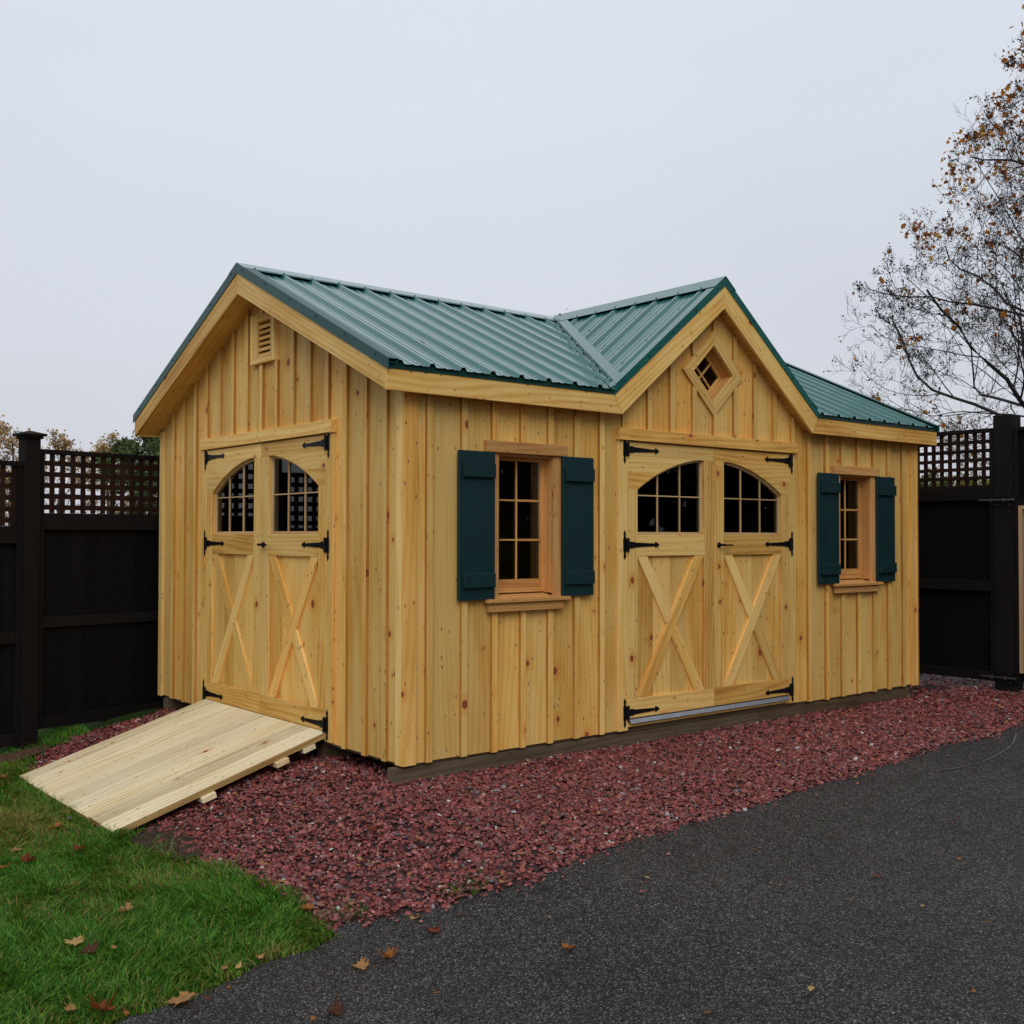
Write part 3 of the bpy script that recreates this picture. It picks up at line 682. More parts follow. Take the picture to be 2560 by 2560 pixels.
# ribbed metal panels: profile across the ribs, each facet runs from eave or valley up to the ridge
SH = .036
def profile(a, b, ph, pitch=.2225):
    """breakpoints (pos, height, kind) of a ribbed panel between a and b"""
    out_ = []; k = math.floor((a-ph)/pitch)-1
    while ph+k*pitch < b+pitch:
        c = ph+k*pitch
        out_ += [(c-.026, 0), (c-.011, .021), (c+.011, .021), (c+.026, 0)]
        for q in (1/3, 2/3):
            d_ = c+.026+(pitch-.052)*q
            out_ += [(d_-.012, 0), (d_-.005, .0045), (d_+.005, .0045), (d_+.012, 0)]
        k += 1
    pts = [(p, h) for p, h in out_ if a < p < b]
    def h_at(x):
        for (p, h), (q, g) in zip(out_[:-1], out_[1:]):
            if p <= x <= q: return h+(g-h)*(x-p)/(q-p+1e-9)
        return 0
    return [(a, h_at(a))]+pts+[(b, h_at(b))]
class Sheet:
    def __init__(s): s.v = []; s.f = []
    def quad(s, *p): i = len(s.v); s.v += [tuple(q) for q in p]; s.f.append(tuple(range(i, i+len(p))))
    def build(s, name, mat, parent, th=0):
        me = bpy.data.meshes.new(name); me.from_pydata(s.v, [], s.f); me.materials.append(mat); o = bpy.data.objects.new(name, me); COL.objects.link(o); o.parent = parent
        if th: md = o.modifiers.new('solidify', 'SOLIDIFY'); md.thickness = th; md.offset = -1
        return o
yE = -OE-.022
sc_ = []   # screw positions
def run(sh, side_main, a, b, lo, hi, zf, ph, axis):
    pr = profile(a, b, ph)
    for (p, h), (q, g) in zip(pr[:-1], pr[1:]):
        l0, l1, h0, h1 = lo(p), lo(q), hi(p), hi(q)
        if h0-l0 < 1e-3 and h1-l1 < 1e-3: continue
        mk = (lambda c, t, e_: (c, t, zf(c, t)+SH+e_)) if axis == 'x' else (lambda c, t, e_: (t, c, zf(t, c)+SH+e_))
        sh.quad(mk(p, l0, h), mk(q, l1, g), mk(q, h1, g), mk(p, h0, h))
valL = lambda x: max(yE, -OE+(dl(x, 0)-EZ)/SL) if x < DX else 9
valR = lambda x: -OE+(dr(x, 0)-EZ)/SL
ridge = RY
s1 = Sheet(); xL, xR = -OG-.004, L+OG+.004
# main front slope, left of the valley: the valley line is where both planes meet
def frontlo(x):
    if x < vx0: return yE
    if x < DX: return -OE+(dl(x, 0)-EZ)/SL
    if x < vx1: return -OE+(dr(x, 0)-EZ)/SL
    return yE
def runsplit(sh, a, b, *r): run(sh, 0, a, b, *r)
mfx = lambda x, y: mf(x, y)
run(s1, 0, xL, vx0-.013, frontlo, lambda x: RY, mf, -.102, 'x')
run(s1, 0, vx0-.013, DX-.001, lambda x: max(yE, -OE+(dl(x, 0)-EZ)/SL), lambda x: RY, mf, -.102, 'x')
run(s1, 0, DX+.001, xR, lambda x: max(yE, -OE+(dr(x, 0)-EZ)/SL), lambda x: RY, mf, -.102, 'x')
s1.build('metal_panel', ROOFM, roof, .0012)
s2 = Sheet(); run(s2, 0, xL, xR, lambda x: RY, lambda x: W-yE, mbk, -.102, 'x'); s2.build('metal_panel', ROOFM, roof, .0012)
# dormer slopes: ribs run down to the valley, profile along y
s3 = Sheet(); vl = lambda y: DX-(DA-mf(0, y))/DS
run(s3, 0, -OE-.004, top_y, lambda y: vl(y), lambda y: DX, lambda x, y: dl(x, y), .045, 'y'); s3.build('metal_panel', ROOFM, roof, .0012)
s4 = Sheet(); vr = lambda y: DX+(DA-mf(0, y))/DS
run(s4, 0, -OE-.004, top_y, lambda y: DX, lambda y: vr(y), lambda x, y: dr(x, y), .045, 'y'); s4.build('metal_panel', ROOFM, roof, .0012)
# ridge caps
def strip(mb, pts_a, pts_b, th=.0025):
    """thin plate between two parallel edges"""
    a0, a1 = [Vector(p) for p in pts_a]; b0, b1 = [Vector(p) for p in pts_b]
    n = (a1-a0).cross(b0-a0).normalized(); n = n if n.z > 0 or abs(n.z) < .01 else -n
    mb.ext([a0, a1, b1, b0], n*th, a1-a0)
cap = .026
mb = MB(); wz_ = .125
for s in (-1, 1):
    z = RZ+SH+cap; strip(mb, [(xL-.004, RY, z), (xR+.004, RY, z)], [(xL-.004, RY+s*wz_, z-SL*wz_), (xR+.004, RY+s*wz_, z-SL*wz_)])
    a = [(xL-.004, RY+s*(wz_+.0005), z-SL*wz_), (xR+.004, RY+s*(wz_+.0005), z-SL*wz_)]; strip(mb, a, [(p[0], p[1]+s*.006, p[2]-.009) for p in a], .0015)
mb.build('ridge_cap', ROOFM, roof)
mb = MB(); wz_ = .115
for s in (-1, 1):
    z = DA+SH+cap+.003; ya, yb = -OE-.012, RY-.02
    strip(mb, [(DX, ya, z), (DX, yb, z)], [(DX+s*wz_, ya, z-DS*wz_), (DX+s*wz_, yb-.2, z-DS*wz_)])
mb.build('ridge_cap', ROOFM, roof)
# valley flashing: raised strip on the dormer side, flat strip on the main side
for s, zf in ((-1, dl), (1, dr)):
    mb = MB()
    def vp(t, off, side, lift):     # t 0..1 up the valley
        y = -OE-.012+(top_y+OE)*t; xx = DX+s*(DA-mf(0, y))/DS
        if side == 'd': return (xx-s*off, y, zf(xx-s*off, y)+SH+lift)
        return (xx+s*off, y, mf(0, y)+SH+lift)
    strip(mb, [vp(.0, .012, 'd', .026), vp(.97, .012, 'd', .026)], [vp(.0, .078, 'd', .026), vp(.95, .078, 'd', .026)])
    strip(mb, [vp(.0, .010, 'd', .0255), vp(.97, .010, 'd', .0255)], [vp(.0, .010, 'd', .004), vp(.97, .010, 'd', .004)])
    strip(mb, [vp(.005, .004, 'm', .006), vp(.97, .004, 'm', .006)], [vp(.0, .045, 'm', .006), vp(.96, .045, 'm', .006)])
    mb.build('valley_flashing', ROOFM, roof)
# eave and rake trim
for a, b in ((xL, vx0), (vx1, xR)):
    mb = MB(); mb.box(a, b, -OE-.0065, -OE-.0025, EZ-.002, EZ+SH-.004, (1, 0, 0)); mb.build('eave_trim', ROOFT, roof)
mb = MB(); mb.box(xL, xR, W+OE+.002, W+OE+.006, EZ-.004, EZ+SH-.004, (1, 0, 0)); mb.build('eave_trim', ROOFT, roof)
RH = .062
for x0, sx in ((-OG-.0065, 1), (L+OG+.002, -1)):
    for s in (-1, 1):
        ye = -OE-.024 if s < 0 else W+OE+.024; yt = RY
        ze = EZ+SL*-.024
        P = [(x0, ye, ze-.003), (x0, yt, RZ-.008), (x0, yt, RZ+RH), (x0, ye, ze+RH)]
        mb = MB(); mb.ext(P, (.0045, 0, 0), (0, 1, 0))
        xi = x0+(.0048 if sx > 0 else -.0003); w2 = .075*sx
        mb.ext([(xi, ye, ze+RH), (xi, yt, RZ+RH), (xi, yt, RZ+RH-.003), (xi, ye, ze+RH-.003)], (w2, 0, 0), (0, 1, 0)); mb.build('rake_trim', RAKEM, roof)
for s in (-1, 1):
    xe = DX+s*(DHW+.01); zf = DA-DS*(DHW+.01)
    P = [(xe, -OE-.0075, zf-.002), (DX, -OE-.0075, DA-.004), (DX, -OE-.0075, DA+RH), (xe, -OE-.0075, zf+RH)]
    mb = MB(); mb.ext(P, (0, .0045, 0), (1, 0, 0))
    mb.ext([(xe, -OE-.0027, zf+RH), (DX, -OE-.0027, DA+RH), (DX, -OE-.0027, DA+RH-.003), (xe, -OE-.0027, zf+RH-.003)], (0, .07, 0), (1, 0, 0))
    mb.build('rake_trim', ROOFM, roof)
# screws with washers: rows on the panels, caps and trims
def hexes(pos, name='screws', r=.0062):
    mb = MB()
    for p, n in pos:
        n = Vector(n).normalized(); a = n.orthogonal().normalized(); b = n.cross(a); p = Vector(p)
        mb.ext([p+a*r*math.cos(t*math.pi/3)+b*r*math.sin(t*math.pi/3) for t in range(6)], n*.005, a)
    o = mb.build(name, ROOFT, roof); return o
pos = []; nF = (0, -SL, 1); nL = (-DS, 0, 1); nR = (DS, 0, 1)
for k in range(0, 28):
    x = -.102+.2225*k+.045
    for t in (.03, .62, 1.22):
        y = -OE+t
        if y > frontlo(x)+.06 and x < xR-.03: pos.append(((x, y, mf(0, y)+SH+.001), nF))
for k in range(0, 27):
    x = -.102+.2225*k
    if x > -.15 and x < L+.12: pos.append(((x, RY-.112, RZ+SH+cap-SL*.112+.003), nF))
for k in range(8):
    y = .045+.2225*k+.05
    for t in (.28, .62):
        x = DX-t
        if x > vl(y)+.13: pos.append(((x, y, dl(x, 0)+SH+.001), nL))
    pos.append(((DX-.1, .045+.2225*k, DA+SH+cap-DS*.1+.0065), nL)); 
for k in range(13):
    t = .03+.94*k/12; y = -OE+(top_y+OE)*t; x = DX-(DA-mf(0, y))/DS
    pos.append(((x+.16, y, dl(x+.16, 0)+SH+.001), nL)); pos.append(((x-.09, y, mf(0, y)+SH+.001), nF))
for k in range(6):
    y = .02+k*.34; pos.append(((-OG-.0065, y, EZ+SL*(y+OE)+.036), (-1, 0, 0))); pos.append(((-OG-.0065, W-y, EZ+SL*(y+OE)+.036), (-1, 0, 0)))
for k in range(5):
    t = .08+k*.24
    for s in (-1, 1): pos.append(((DX+s*t, -OE-.0075, DA-DS*t+.028), (0, -1, 0)))
so = hexes(pos); so['kind'] = 'stuff'
# nail heads in trims and battens
mb = MB(); nl = []
for x in fb[1:-1]:
    for z in (.06, .075, .66, 1.35, 1.42, 2.02): nl.append((x+random.uniform(-.012, .012), -.0006, z+random.uniform(-.03, .03)))
for x in [c+d for c in (FD,) for d in (-.9, -.5, -.1, .3, .7)]: nl += [(x, -.0245, 2.03), (x+.03, -.0245, 1.985)]
for i in range(14): nl.append((.1+i*.12, -OE-.0006, 2.15+.08*(i % 2)))
for c in WC: nl += [(c-.25+.17*i, -.0225, 1.845+.035*(i % 2)) for i in range(4)]
for x, y, z in nl:
    if DX-.9 < x < DX+.9 and z < 1.96 and y > -.01: continue
    mb.ext([(x+.0028*math.cos(t*math.pi/3), y, z+.0028*math.sin(t*math.pi/3)) for t in range(6)], (0, -.0006, 0))
o = mb.build('nail_heads', IRON, shed); o['kind'] = 'stuff'

# ================================================================== RAMP
rp = empty('wooden_ramp', (0, 0, 0)); prop(rp, 'pale treated plank ramp sloping from the gable doors to the grass', 'ramp')
ra, rb = Vector((-.006, 0, .074)), Vector((-1.343, 0, -.326)); rd = (rb-ra).normalized(); rn = Vector((rd.z, 0, -rd.x)); rn = rn if rn.z > 0 else -rn
nb = 9; y0r, y1r = .868, 2.668
wds = [.2]*9; y = y0r
for i in range(nb):
    wdh = (y1r-y0r)/nb; a = ra + Vector((0, y+.0008*(i > 0), 0)); L_ = (rb-ra).length+random.uniform(-.006, .006)
    mb = MB(); g = rd; wv = Vector((0, wdh-.0016, 0)); t = (random.uniform(.2, .8), random.uniform(0, .8), random.random(), 1)
    p = [a, a+rd*L_, a+rd*L_-rn*.040, a-rn*.040]
    mb.ext(p, wv, g, t); ok_ = mb.build('plank', TREATED, rp, bevel=.002); y += wdh
    ok_.data.materials.append(TREAT_SHADE)
    for q_ in ok_.data.polygons: q_.material_index = 0 if q_.normal.z > .6 else 1  # plank sides and undersides take the copy with painted-in shade
for dcl in (.13, .335, .83):
    mb = MB(); c = ra+rd*dcl-rn*.0405; y00 = .842 if dcl > .2 else .869
    p = [c-rd*.045, c+rd*.045, c+rd*.045-rn*.036, c-rd*.045-rn*.036]; p = [q+Vector((0, y00, 0)) for q in p]
    mb.ext(p, (0, 1.85, 0), (0, 1, 0)); mb.build('cleat', TREATED, rp, bevel=.003)

# ================================================================== FENCES
def lattice(mb, s0, s1, z0, z1, y, sp=.0848, bw=.040, ph=None):
    k = 0; x = (ph if ph is not None else s0+.045)
    while x < s1-.005: mb.box(x, min(x+bw, s1), y, y+.008, z0, z1); x += sp
    z = z1-.05
    while z > z0: mb.box(s0, s1, y+.0085, y+.0165, max(z-bw, z0), z, (1, 0, 0)); z -= .0865
def fence_panel(root, mw, s0, s1, z, bottom, lat_ph=None, top=1.985):
    """z shifts the panel; local x along the fence, y away from the viewer"""
    mb = MB(); mb.box(s0, s1, .02, .075, top-.036+z, top+z, (1, 0, 0)); mb.box(s0, s0+.045, .028, .07, bottom+z, top-.037+z); mb.box(s1-.045, s1, .028, .07, bottom+z, top-.037+z)
    mb.build('top_rail', FRAIL, root, mw)
    mb = MB(); lattice(mb, s0+.046, s1-.046, 1.487+z, top-.037+z, .040, ph=lat_ph); mb.build('lattice', FLAT, root, mw)
    for a, b, n_ in ((1.355, 1.486, 'middle_rail'), (.590, .672, 'lower_rail'), (bottom, bottom+.09, 'bottom_rail')):
        mb = MB(); mb.box(s0+.0455, s1-.0455, .022 if n_ != 'lower_rail' else .030, .062, a+z, b+z, (1, 0, 0)); mb.build(n_, FRAIL, root, mw, bevel=.002)
    mb = MB(); x = s0+.0455
    while x < s1-.046:
        q = min(x+.112, s1-.0458); yo = .0625+random.uniform(0, .003); mb.box(x+.0006, q-.0006, yo, yo+.016, bottom+.02+z, 1.40+z); x = q
    mb.build('board_panel', FBOARD, root, mw)
def post(root, mw, s, wdt, ztop, zb, capped=True, y0=-.0):
    mb = MB(); mb.box(s-wdt/2, s+wdt/2, y0, y0+wdt, zb, ztop); p = mb.build('post', FRAIL, root, mw, bevel=.004)
    if capped:
        h = wdt/2; cy = y0+h; mb = MB()
        mb.ext([(s-h-.014, cy-h-.014, ztop), (s+h+.014, cy-h-.014, ztop), (s+h+.014, cy+h+.014, ztop), (s-h-.014, cy+h+.014, ztop)], (0, 0, .022), (1, 0, 0))
        H = h+.034; z0 = ztop+.0222
        mb.ext([(s-H, cy-H, z0), (s+H, cy-H, z0), (s+H, cy+H, z0), (s-H, cy+H, z0)], (0, 0, .016), (1, 0, 0))
        z1 = z0+.016; ap = (s, cy, z1+.028); c4 = [(s-H, cy-H, z1), (s+H, cy-H, z1), (s+H, cy+H, z1), (s-H, cy+H, z1)]
        for i in range(4): mb.poly([c4[i], c4[(i+1) % 4], ap], (1, 0, 0), (random.random()*9, 0), (.5, .5, .5, 1))
        o = mb.build('post_cap', FRAIL, root, mw); o.parent = p; o.matrix_local = I4
FX, FY = -1.02, 3.63; th = R(8.6)
lf = empty('lattice_top_fence', (FX, FY, 0), th); prop(lf, 'tall black stained fence with lattice top and capped posts, behind and left of shed', 'fence')
PL = 2.42
post(lf, I4, .025, .122, 2.060, -.47)
for k in range(0, 3):
    s0 = .086+k*(PL+.0); fence_panel(lf, I4, s0, s0+PL-.124, 0, -.192)
    post(lf, I4, s0+PL-.062, .122, 2.06, -.3)
for k in range(0, 3):
    s1 = -.036-k*PL; fence_panel(lf, I4, s1-PL+.124, s1, -.105-.03*k, -.19); post(lf, I4, s1-PL+.062, .122, 1.93-.03*k, -.6)
# right fence with the gate post, runs away from the viewer along y
GX, GY = 6.38, -.25
rf = empty('lattice_top_gate', (GX, GY, 0), R(90)); prop(rf, 'black board gate with square lattice top, between the shed and the thick post', 'gate')
def right_panel(root, s0, s1):
    Mx = Matrix.Scale(-1, 4, (0, 1, 0))
    mb = MB(); mb.box(s0, s1, -.07, -.0, 2.288, 2.324, (1, 0, 0)); mb.box(s0, s0+.036, -.06, -.005, -.02, 2.287); mb.box(s1-.036, s1, -.06, -.005, -.02, 2.287); mb.build('frame', FRAIL, root)
    mb = MB(); x = s0+.084-.002
    while x < s1-.04: mb.box(x, x+.040, -.034, -.026, 1.779, 2.287); x += .0835
    z = 2.272-.051
    while z > 1.79: mb.box(s0+.0365, s1-.0365, -.0255, -.0175, z-.034, z, (1, 0, 0)); z -= .0845
    mb.build('lattice', FLAT, root)
    for a, b, n_ in ((1.655, 1.778, 'middle_rail'), (.807, .903, 'lower_rail'), (-.02, .062, 'bottom_rail')):
        mb = MB(); mb.box(s0+.0365, s1-.0365, -.058, -.012, a, b, (1, 0, 0)); mb.build(n_, FRAIL, root, bevel=.002)
    mb = MB(); x = s0+.0365
    while x < s1-.037:
        q = min(x+.14, s1-.0368); mb.box(x+.0006, q-.0006, -.085, -.0655+random.uniform(-.003, 0), 0, 1.70); x = q
    mb.build('board_panel', FBOARD, root)
right_panel(rf, .002, 2.2); right_panel(rf, 2.205, 4.4)
# slide bolts reach from the gate across the post
def bolt(root, z, s0=.12):
    b = MB(); b.box(-.185, -.005, .001, .006, z-.062, z+.055, (1, 0, 0)); bp_ = b.build('bolt_plate', IRON, root)
    b = MB()
    def rod(a, c, yy, r): b.ext([(a, yy+r*math.cos(t*math.pi/4), z+r*math.sin(t*math.pi/4)) for t in range(8)], (c-a, 0, 0), (1, 0, 0))
    rod(-.20, s0, .022, .0075)
    for x_ in (-.11, .012): b.box(x_-.008, x_+.008, .0065, .034, z-.016, z+.016)
    for x_ in (-.04, -.15):
        for zz in (-.042, .04): b.ext([(x_+.006*math.cos(t*math.pi/3), .0065, z+zz+.006*math.sin(t*math.pi/3)) for t in range(6)], (0, .004, 0))
    b.ext([(-.207, .022+.013*math.cos(t*math.pi/4), z+.013*math.sin(t*math.pi/4)) for t in range(8)], (.014, 0, 0)); b.build('bolt_rod', STEEL, root)
bolt(rf, 1.652); bolt(rf, .022)
gp = empty('gate_post', (GX, GY, 0), R(90)); prop(gp, 'thick square black post without a cap, between the lattice gate and the picture edge', 'post')
mb = MB(); mb.box(-.178, -.001, -.178, -.0, -.14, 2.438); mb.build('shaft', FRAIL, gp, bevel=.004)
og = empty('side_gate', (GX, GY, 0), R(90)); prop(og, 'dark mesh-topped gate with a raw wood edge, beyond the thick post at the right edge', 'gate')
mb = MB(); mb.box(-.225, -.182, -.10, -.012, -.02, 2.317); mb.box(-1.2, -1.15, -.10, -.012, -.02, 2.317); mb.box(-1.149, -.226, -.10, -.012, 2.285, 2.317, (1, 0, 0)); mb.box(-1.149, -.226, -.10, -.012, 1.60, 1.675, (1, 0, 0)); mb.build('frame', FRAIL, og)
mb = MB(); mb.box(-1.149, -.226, -.06, -.05, 1.676, 2.284); mb.build('mesh_panel', FBOARD, og)
mb = MB(); mb.box(-1.149, -.226, -.075, -.055, 0, 1.599); mb.build('board_panel', FBOARD, og)
mb = MB(); mb.box(-.262, -.228, -.054, -.01, .075, 1.598); mb.box(-1.149, -.2625, -.054, -.01, 1.565, 1.598, (1, 0, 0)); mb.build('raw_edge_batten', RAWW, og)

# ================================================================== GRAVEL STONES, GRASS
Rm = np.array([list(rt), list(up), list(fw)]); Cm = np.array(list(CAM))
def topx(P):
    d = (P-Cm) @ Rm.T; z = np.maximum(d[:, 2], .01); return 1280+FPX*d[:, 0]/z, 1280-FPX*d[:, 1]/z, d[:, 2]
def near(P, mg=160):   # keep what stands in or just outside the camera's field, so a side step still finds it there
    u, v, z = topx(P); return (z > .3) & (u > -mg-500) & (u < 2560+mg+500) & (v > -mg) & (v < 2560+mg+400)
def numesh(name, V, F, colr, mat, smooth=False):
    """V (n,3); F list of arrays each (m,k); colr (n,3) per vertex"""
    me = bpy.data.meshes.new(name); me.vertices.add(len(V)); me.vertices.foreach_set('co', V.astype('f').ravel())
    loops = np.concatenate([f.ravel() for f in F]); tot = np.concatenate([np.full(len(f), f.shape[1]) for f in F]); st = np.concatenate([[0], np.cumsum(tot)[:-1]])
    me.loops.add(len(loops)); me.loops.foreach_set('vertex_index', loops.astype('i')); me.polygons.add(len(tot)); me.polygons.foreach_set('loop_start', st.astype('i'))
    me.update(calc_edges=True)
    ca = me.color_attributes.new('tint', 'FLOAT_COLOR', 'POINT'); c4 = np.ones((len(V), 4), 'f'); c4[:, :3] = colr; ca.data.foreach_set('color', c4.ravel())
    me.materials.append(mat)
    if smooth: me.polygons.foreach_set('use_smooth', np.ones(len(tot), bool))
    o = bpy.data.objects.new(name, me); COL.objects.link(o); return o
def rotm(a, b, c):
    """per-item rotation matrices: yaw a after tilt b about the direction c"""
    ca, sa, cb, sb, cc, sc = np.cos(a), np.sin(a), np.cos(b), np.sin(b), np.cos(c), np.sin(c)
    ux, uy = cc, sc; o = np.zeros_like(a)
    T = np.stack([cb+ux*ux*(1-cb), ux*uy*(1-cb), uy*sb, ux*uy*(1-cb), cb+uy*uy*(1-cb), -ux*sb, -uy*sb, ux*sb, cb], -1).reshape(-1, 3, 3)
    Z = np.stack([ca, -sa, o, sa, ca, o, o, o, o+1], -1).reshape(-1, 3, 3)
    return T @ Z
def stones(name, x, y, z, size, colr, tilt=.35, flat=(.18, .4)):
    n = len(x); k = 6; ang = np.arange(k)*2*np.pi/k + rng.uniform(-.33, .33, (n, k)); rad = rng.uniform(.62, 1.1, (n, k))*size[:, None]*.5
    asp = rng.uniform(.5, .95, n)[:, None]; X = np.cos(ang)*rad; Y = np.sin(ang)*rad*asp; h = (size*rng.uniform(*flat, n))[:, None]*.5
    top = np.stack([X*.78, Y*.78, h+rng.uniform(-.12, .12, (n, k))*h], -1); mid = np.stack([X, Y, -h*rng.uniform(-.2, .9, (n, k))], -1)
    Vl = np.concatenate([top, mid], 1); M_ = rotm(rng.uniform(0, 6.28, n), rng.normal(0, tilt, n), rng.uniform(0, 6.28, n))
    Vw = np.einsum('nij,nkj->nki', M_, Vl) + np.stack([x, y, z], -1)[:, None, :]
    b = (np.arange(n)*12)[:, None]
    F = [b+np.arange(6)[None, :]]
    for i in range(6): j = (i+1) % 6; F.append(b+np.array([[i+6, j+6, j, i]]))
    return numesh(name, Vw.reshape(-1, 3), F, np.repeat(colr, 12, 0), CHIPM)
def npnoise(x, y, s, seed=0):   # cheap smooth value noise
    r_ = np.random.default_rng(seed); T = r_.random((64, 64)); X, Y = x*s, y*s; i, j = np.floor(X).astype(int), np.floor(Y).astype(int); fx, fy = X-i, Y-j
    fx, fy = fx*fx*(3-2*fx), fy*fy*(3-2*fy); g = lambda a, b: T[a % 64, b % 64]
    return (g(i, j)*(1-fx)+g(i+1, j)*fx)*(1-fy)+(g(i, j+1)*(1-fx)+g(i+1, j+1)*fx)*fy
def gravel_cols(n):
    base = np.array([[.235, .050, .043], [.29, .078, .066], [.165, .036, .035], [.34, .125, .110], [.21, .078, .080], [.09, .024, .024], [.25, .058, .045]])
    c = base[rng.integers(0, len(base), n)]*rng.uniform(.55, 1.25, (n, 1))
    r_ = rng.random(n)
    c[r_ < .028] = np.array([.15, .12, .13]); c[(r_ > .035) & (r_ < .043)] = np.array([.50, .46, .42]); c[(r_ > .043) & (r_ < .055)] = np.array([.30, .15, .06])
    c[(r_ > .055) & (r_ < .062)] = np.array([.26, .22, .23]); return c
n = 230000
x = rng.uniform(-1.4, 8.2, n); y = rng.uniform(-1.75, 4.6, n)
wx = x+.035*(npnoise(x, y, 14, 1)-.5)*2+.02*rng.standard_normal(n); wy = y+.035*(npnoise(x, y, 14, 2)-.5)*2+.02*rng.standard_normal(n)
ok = inpoly(wx, wy, gravel_poly) & ~((x > .35) & (x < 5.3) & (y > .35))
P = np.stack([x, y, gznp(x, y)], -1); ok &= near(P)
dist = np.hypot(x-CAM.x, y-CAM.y)
ok &= rng.random(n) < np.clip(1.15-(dist-5)*.12, .35, 1)
ok &= ~((x > .03) & (y > .03) & (rng.random(n) < .75))
x, y, dist = x[ok], y[ok], dist[ok]; n = len(x)
size = rng.uniform(.018, .040, n)*np.where(rng.random(n) < .09, 1.4, 1)*(1+np.clip(dist-6, 0, 5)*.05)
ed_ = edged(x, y); z = gznp(x, y)-.006+.006*ed_+.008*ed_*(npnoise(x, y, 2.1, 8)*2-1)+rng.uniform(0, 1, n)*(.008+.010*ed_)
stones('gravel_stones', x, y, z, size, gravel_cols(n), .42)['kind'] = 'stuff'
# strays on the asphalt beside the bed
n = 26000; x = rng.uniform(-1.6, 7, n); y = rng.uniform(-3.2, -.6, n)
A = np.array(GRAV_ASPH); ye = np.interp(x, A[:, 0], A[:, 1]); dd = ye-y
ok = (dd > -.02) & (rng.random(n) < np.exp(-np.clip(dd, 0, 9)/.05)*.8+.010*np.exp(-dd/.55)) & (x > -1.15); x, y = x[ok], y[ok]; n = len(x)
stones('stray_stones', x, y, gznp(x, y)+.004, rng.uniform(.008, .024, n), gravel_cols(n), .2)['kind'] = 'stuff'
# small pale pebbles and crumbs on the asphalt
n = 420; x = rng.uniform(-2.6, 5.5, n); y = rng.uniform(-4.2, -1.3, n); ok = inpoly(x, y, drive_poly); x, y = x[ok], y[ok]; n = len(x)
pc = np.array([[.42, .40, .37], [.20, .16, .10], [.13, .06, .045], [.30, .27, .22]])[rng.integers(0, 4, n)]
o = stones('asphalt_crumbs', x, y, gznp(x, y)+.001, rng.uniform(.003, .0085, n), pc, .2); o['kind'] = 'stuff'
# soil crumbs under the ramp edge
# ---- grass
def blades(name, x, y, h, wd, colr, lean=.55):
    n = len(x); a = rng.uniform(0, 6.28, n); la = 6.28*npnoise(x, y, 5, 5)*1.5+rng.normal(0, 1.0, n); ln = np.abs(rng.normal(lean+.25, .45, n))*h
    z = gznp(x, y)-.012; B = np.stack([x, y, z], -1); s = np.stack([np.cos(a), np.sin(a), 0*a], -1)*wd[:, None]/2; d = np.stack([np.cos(la), np.sin(la), 0*la], -1)
    hz = np.array([0, 0, 1.0])
    m1 = B+d*(ln*.28)[:, None]+hz*(h*.55)[:, None]; m2 = B+d*(ln*.75)[:, None]+hz*(h*.88)[:, None]; t = B+d*(ln*1.25)[:, None]+hz*(h*rng.uniform(.8, 1.02, n))[:, None]
    V = np.stack([B-s, B+s, m1-s*.9, m1+s*.9, m2-s*.6, m2+s*.6, t], 1).reshape(-1, 3); b = (np.arange(n)*7)[:, None]
    F = [b+np.array([[0, 1, 3, 2]]), b+np.array([[2, 3, 5, 4]]), b+np.array([[4, 5, 6]])]
    return numesh(name, V, F, np.repeat(colr, 7, 0), BLADEM)
def grass_cols(x, y, dry):
    g = np.array([[.050, .190, .013], [.085, .255, .018], [.030, .120, .009], [.14, .30, .026], [.070, .17, .016]])[rng.integers(0, 5, len(x))]*rng.uniform(.75, 1.25, (len(x), 1))
    yl = np.array([[.28, .28, .05], [.32, .25, .08], [.22, .26, .04]])[rng.integers(0, 3, len(x))]
    k = rng.random(len(x)) < dry; g[k] = yl[k]*rng.uniform(.6, 1.1, (k.sum(), 1)); return g
GA = np.array(GRASS_ASPH[::-1]); GGx = np.array(GRAV_GRASS)
def lawn_ok(x, y, m=.012):
    jx = x+rng.normal(0, m, len(x)); jy = y+rng.normal(0, m, len(x)); jx += .03*(npnoise(x, y, 13, 21)-.5)*2; jy += .03*(npnoise(x, y, 13, 22)-.5)*2
    return ~inpoly(jx, jy, gravel_poly) & ~inpoly(jx, jy, drive_poly)
n = 520000; x = rng.uniform(-5.2, -.6, n); y = rng.uniform(-3.0, 5.2, n)
ok = lawn_ok(x, y) & near(np.stack([x, y, gznp(x, y)], -1), 40); dist = np.hypot(x-CAM.x, y-CAM.y); ok &= rng.random(n) < np.clip(1.35-(dist-3)*.13, .3, 1)
ok &= ~((x > -1.36) & (y > .9) & (y < 2.64) & (x < .4) & (rng.random(n) < .9))
ok &= ~((((x+1.16)/.13)**2+((y-.62)/.40)**2 < 1) & (rng.random(n) < .9)) & ~((((x+1.15)/.24)**2+((y-3.45)/.15)**2 < 1) & (rng.random(n) < .93))
x, y, dist = x[ok], y[ok], dist[ok]
cl = npnoise(x, y, 7, 11)*.6+npnoise(x, y, 19, 12)*.4
h = (.022+.040*cl)*rng.uniform(.6, 1.25, len(x))*np.where(rng.random(len(x)) < .03, 1.6, 1)
eA = np.abs(np.interp(x, GA[:, 0], GA[:, 1])-y); dry = .06+.5*(npnoise(x, y, 2.2, 14) > .62)*npnoise(x, y, 9, 15)+.75*np.exp(-((x+1.75)**2+(y-1.45)**2)/.22)+.35*np.exp(-eA/.16)
h *= 1-.35*np.exp(-eA/.1); wd = rng.uniform(.0028, .0055, len(x))*(1+np.clip(dist-4, 0, 6)*.12)
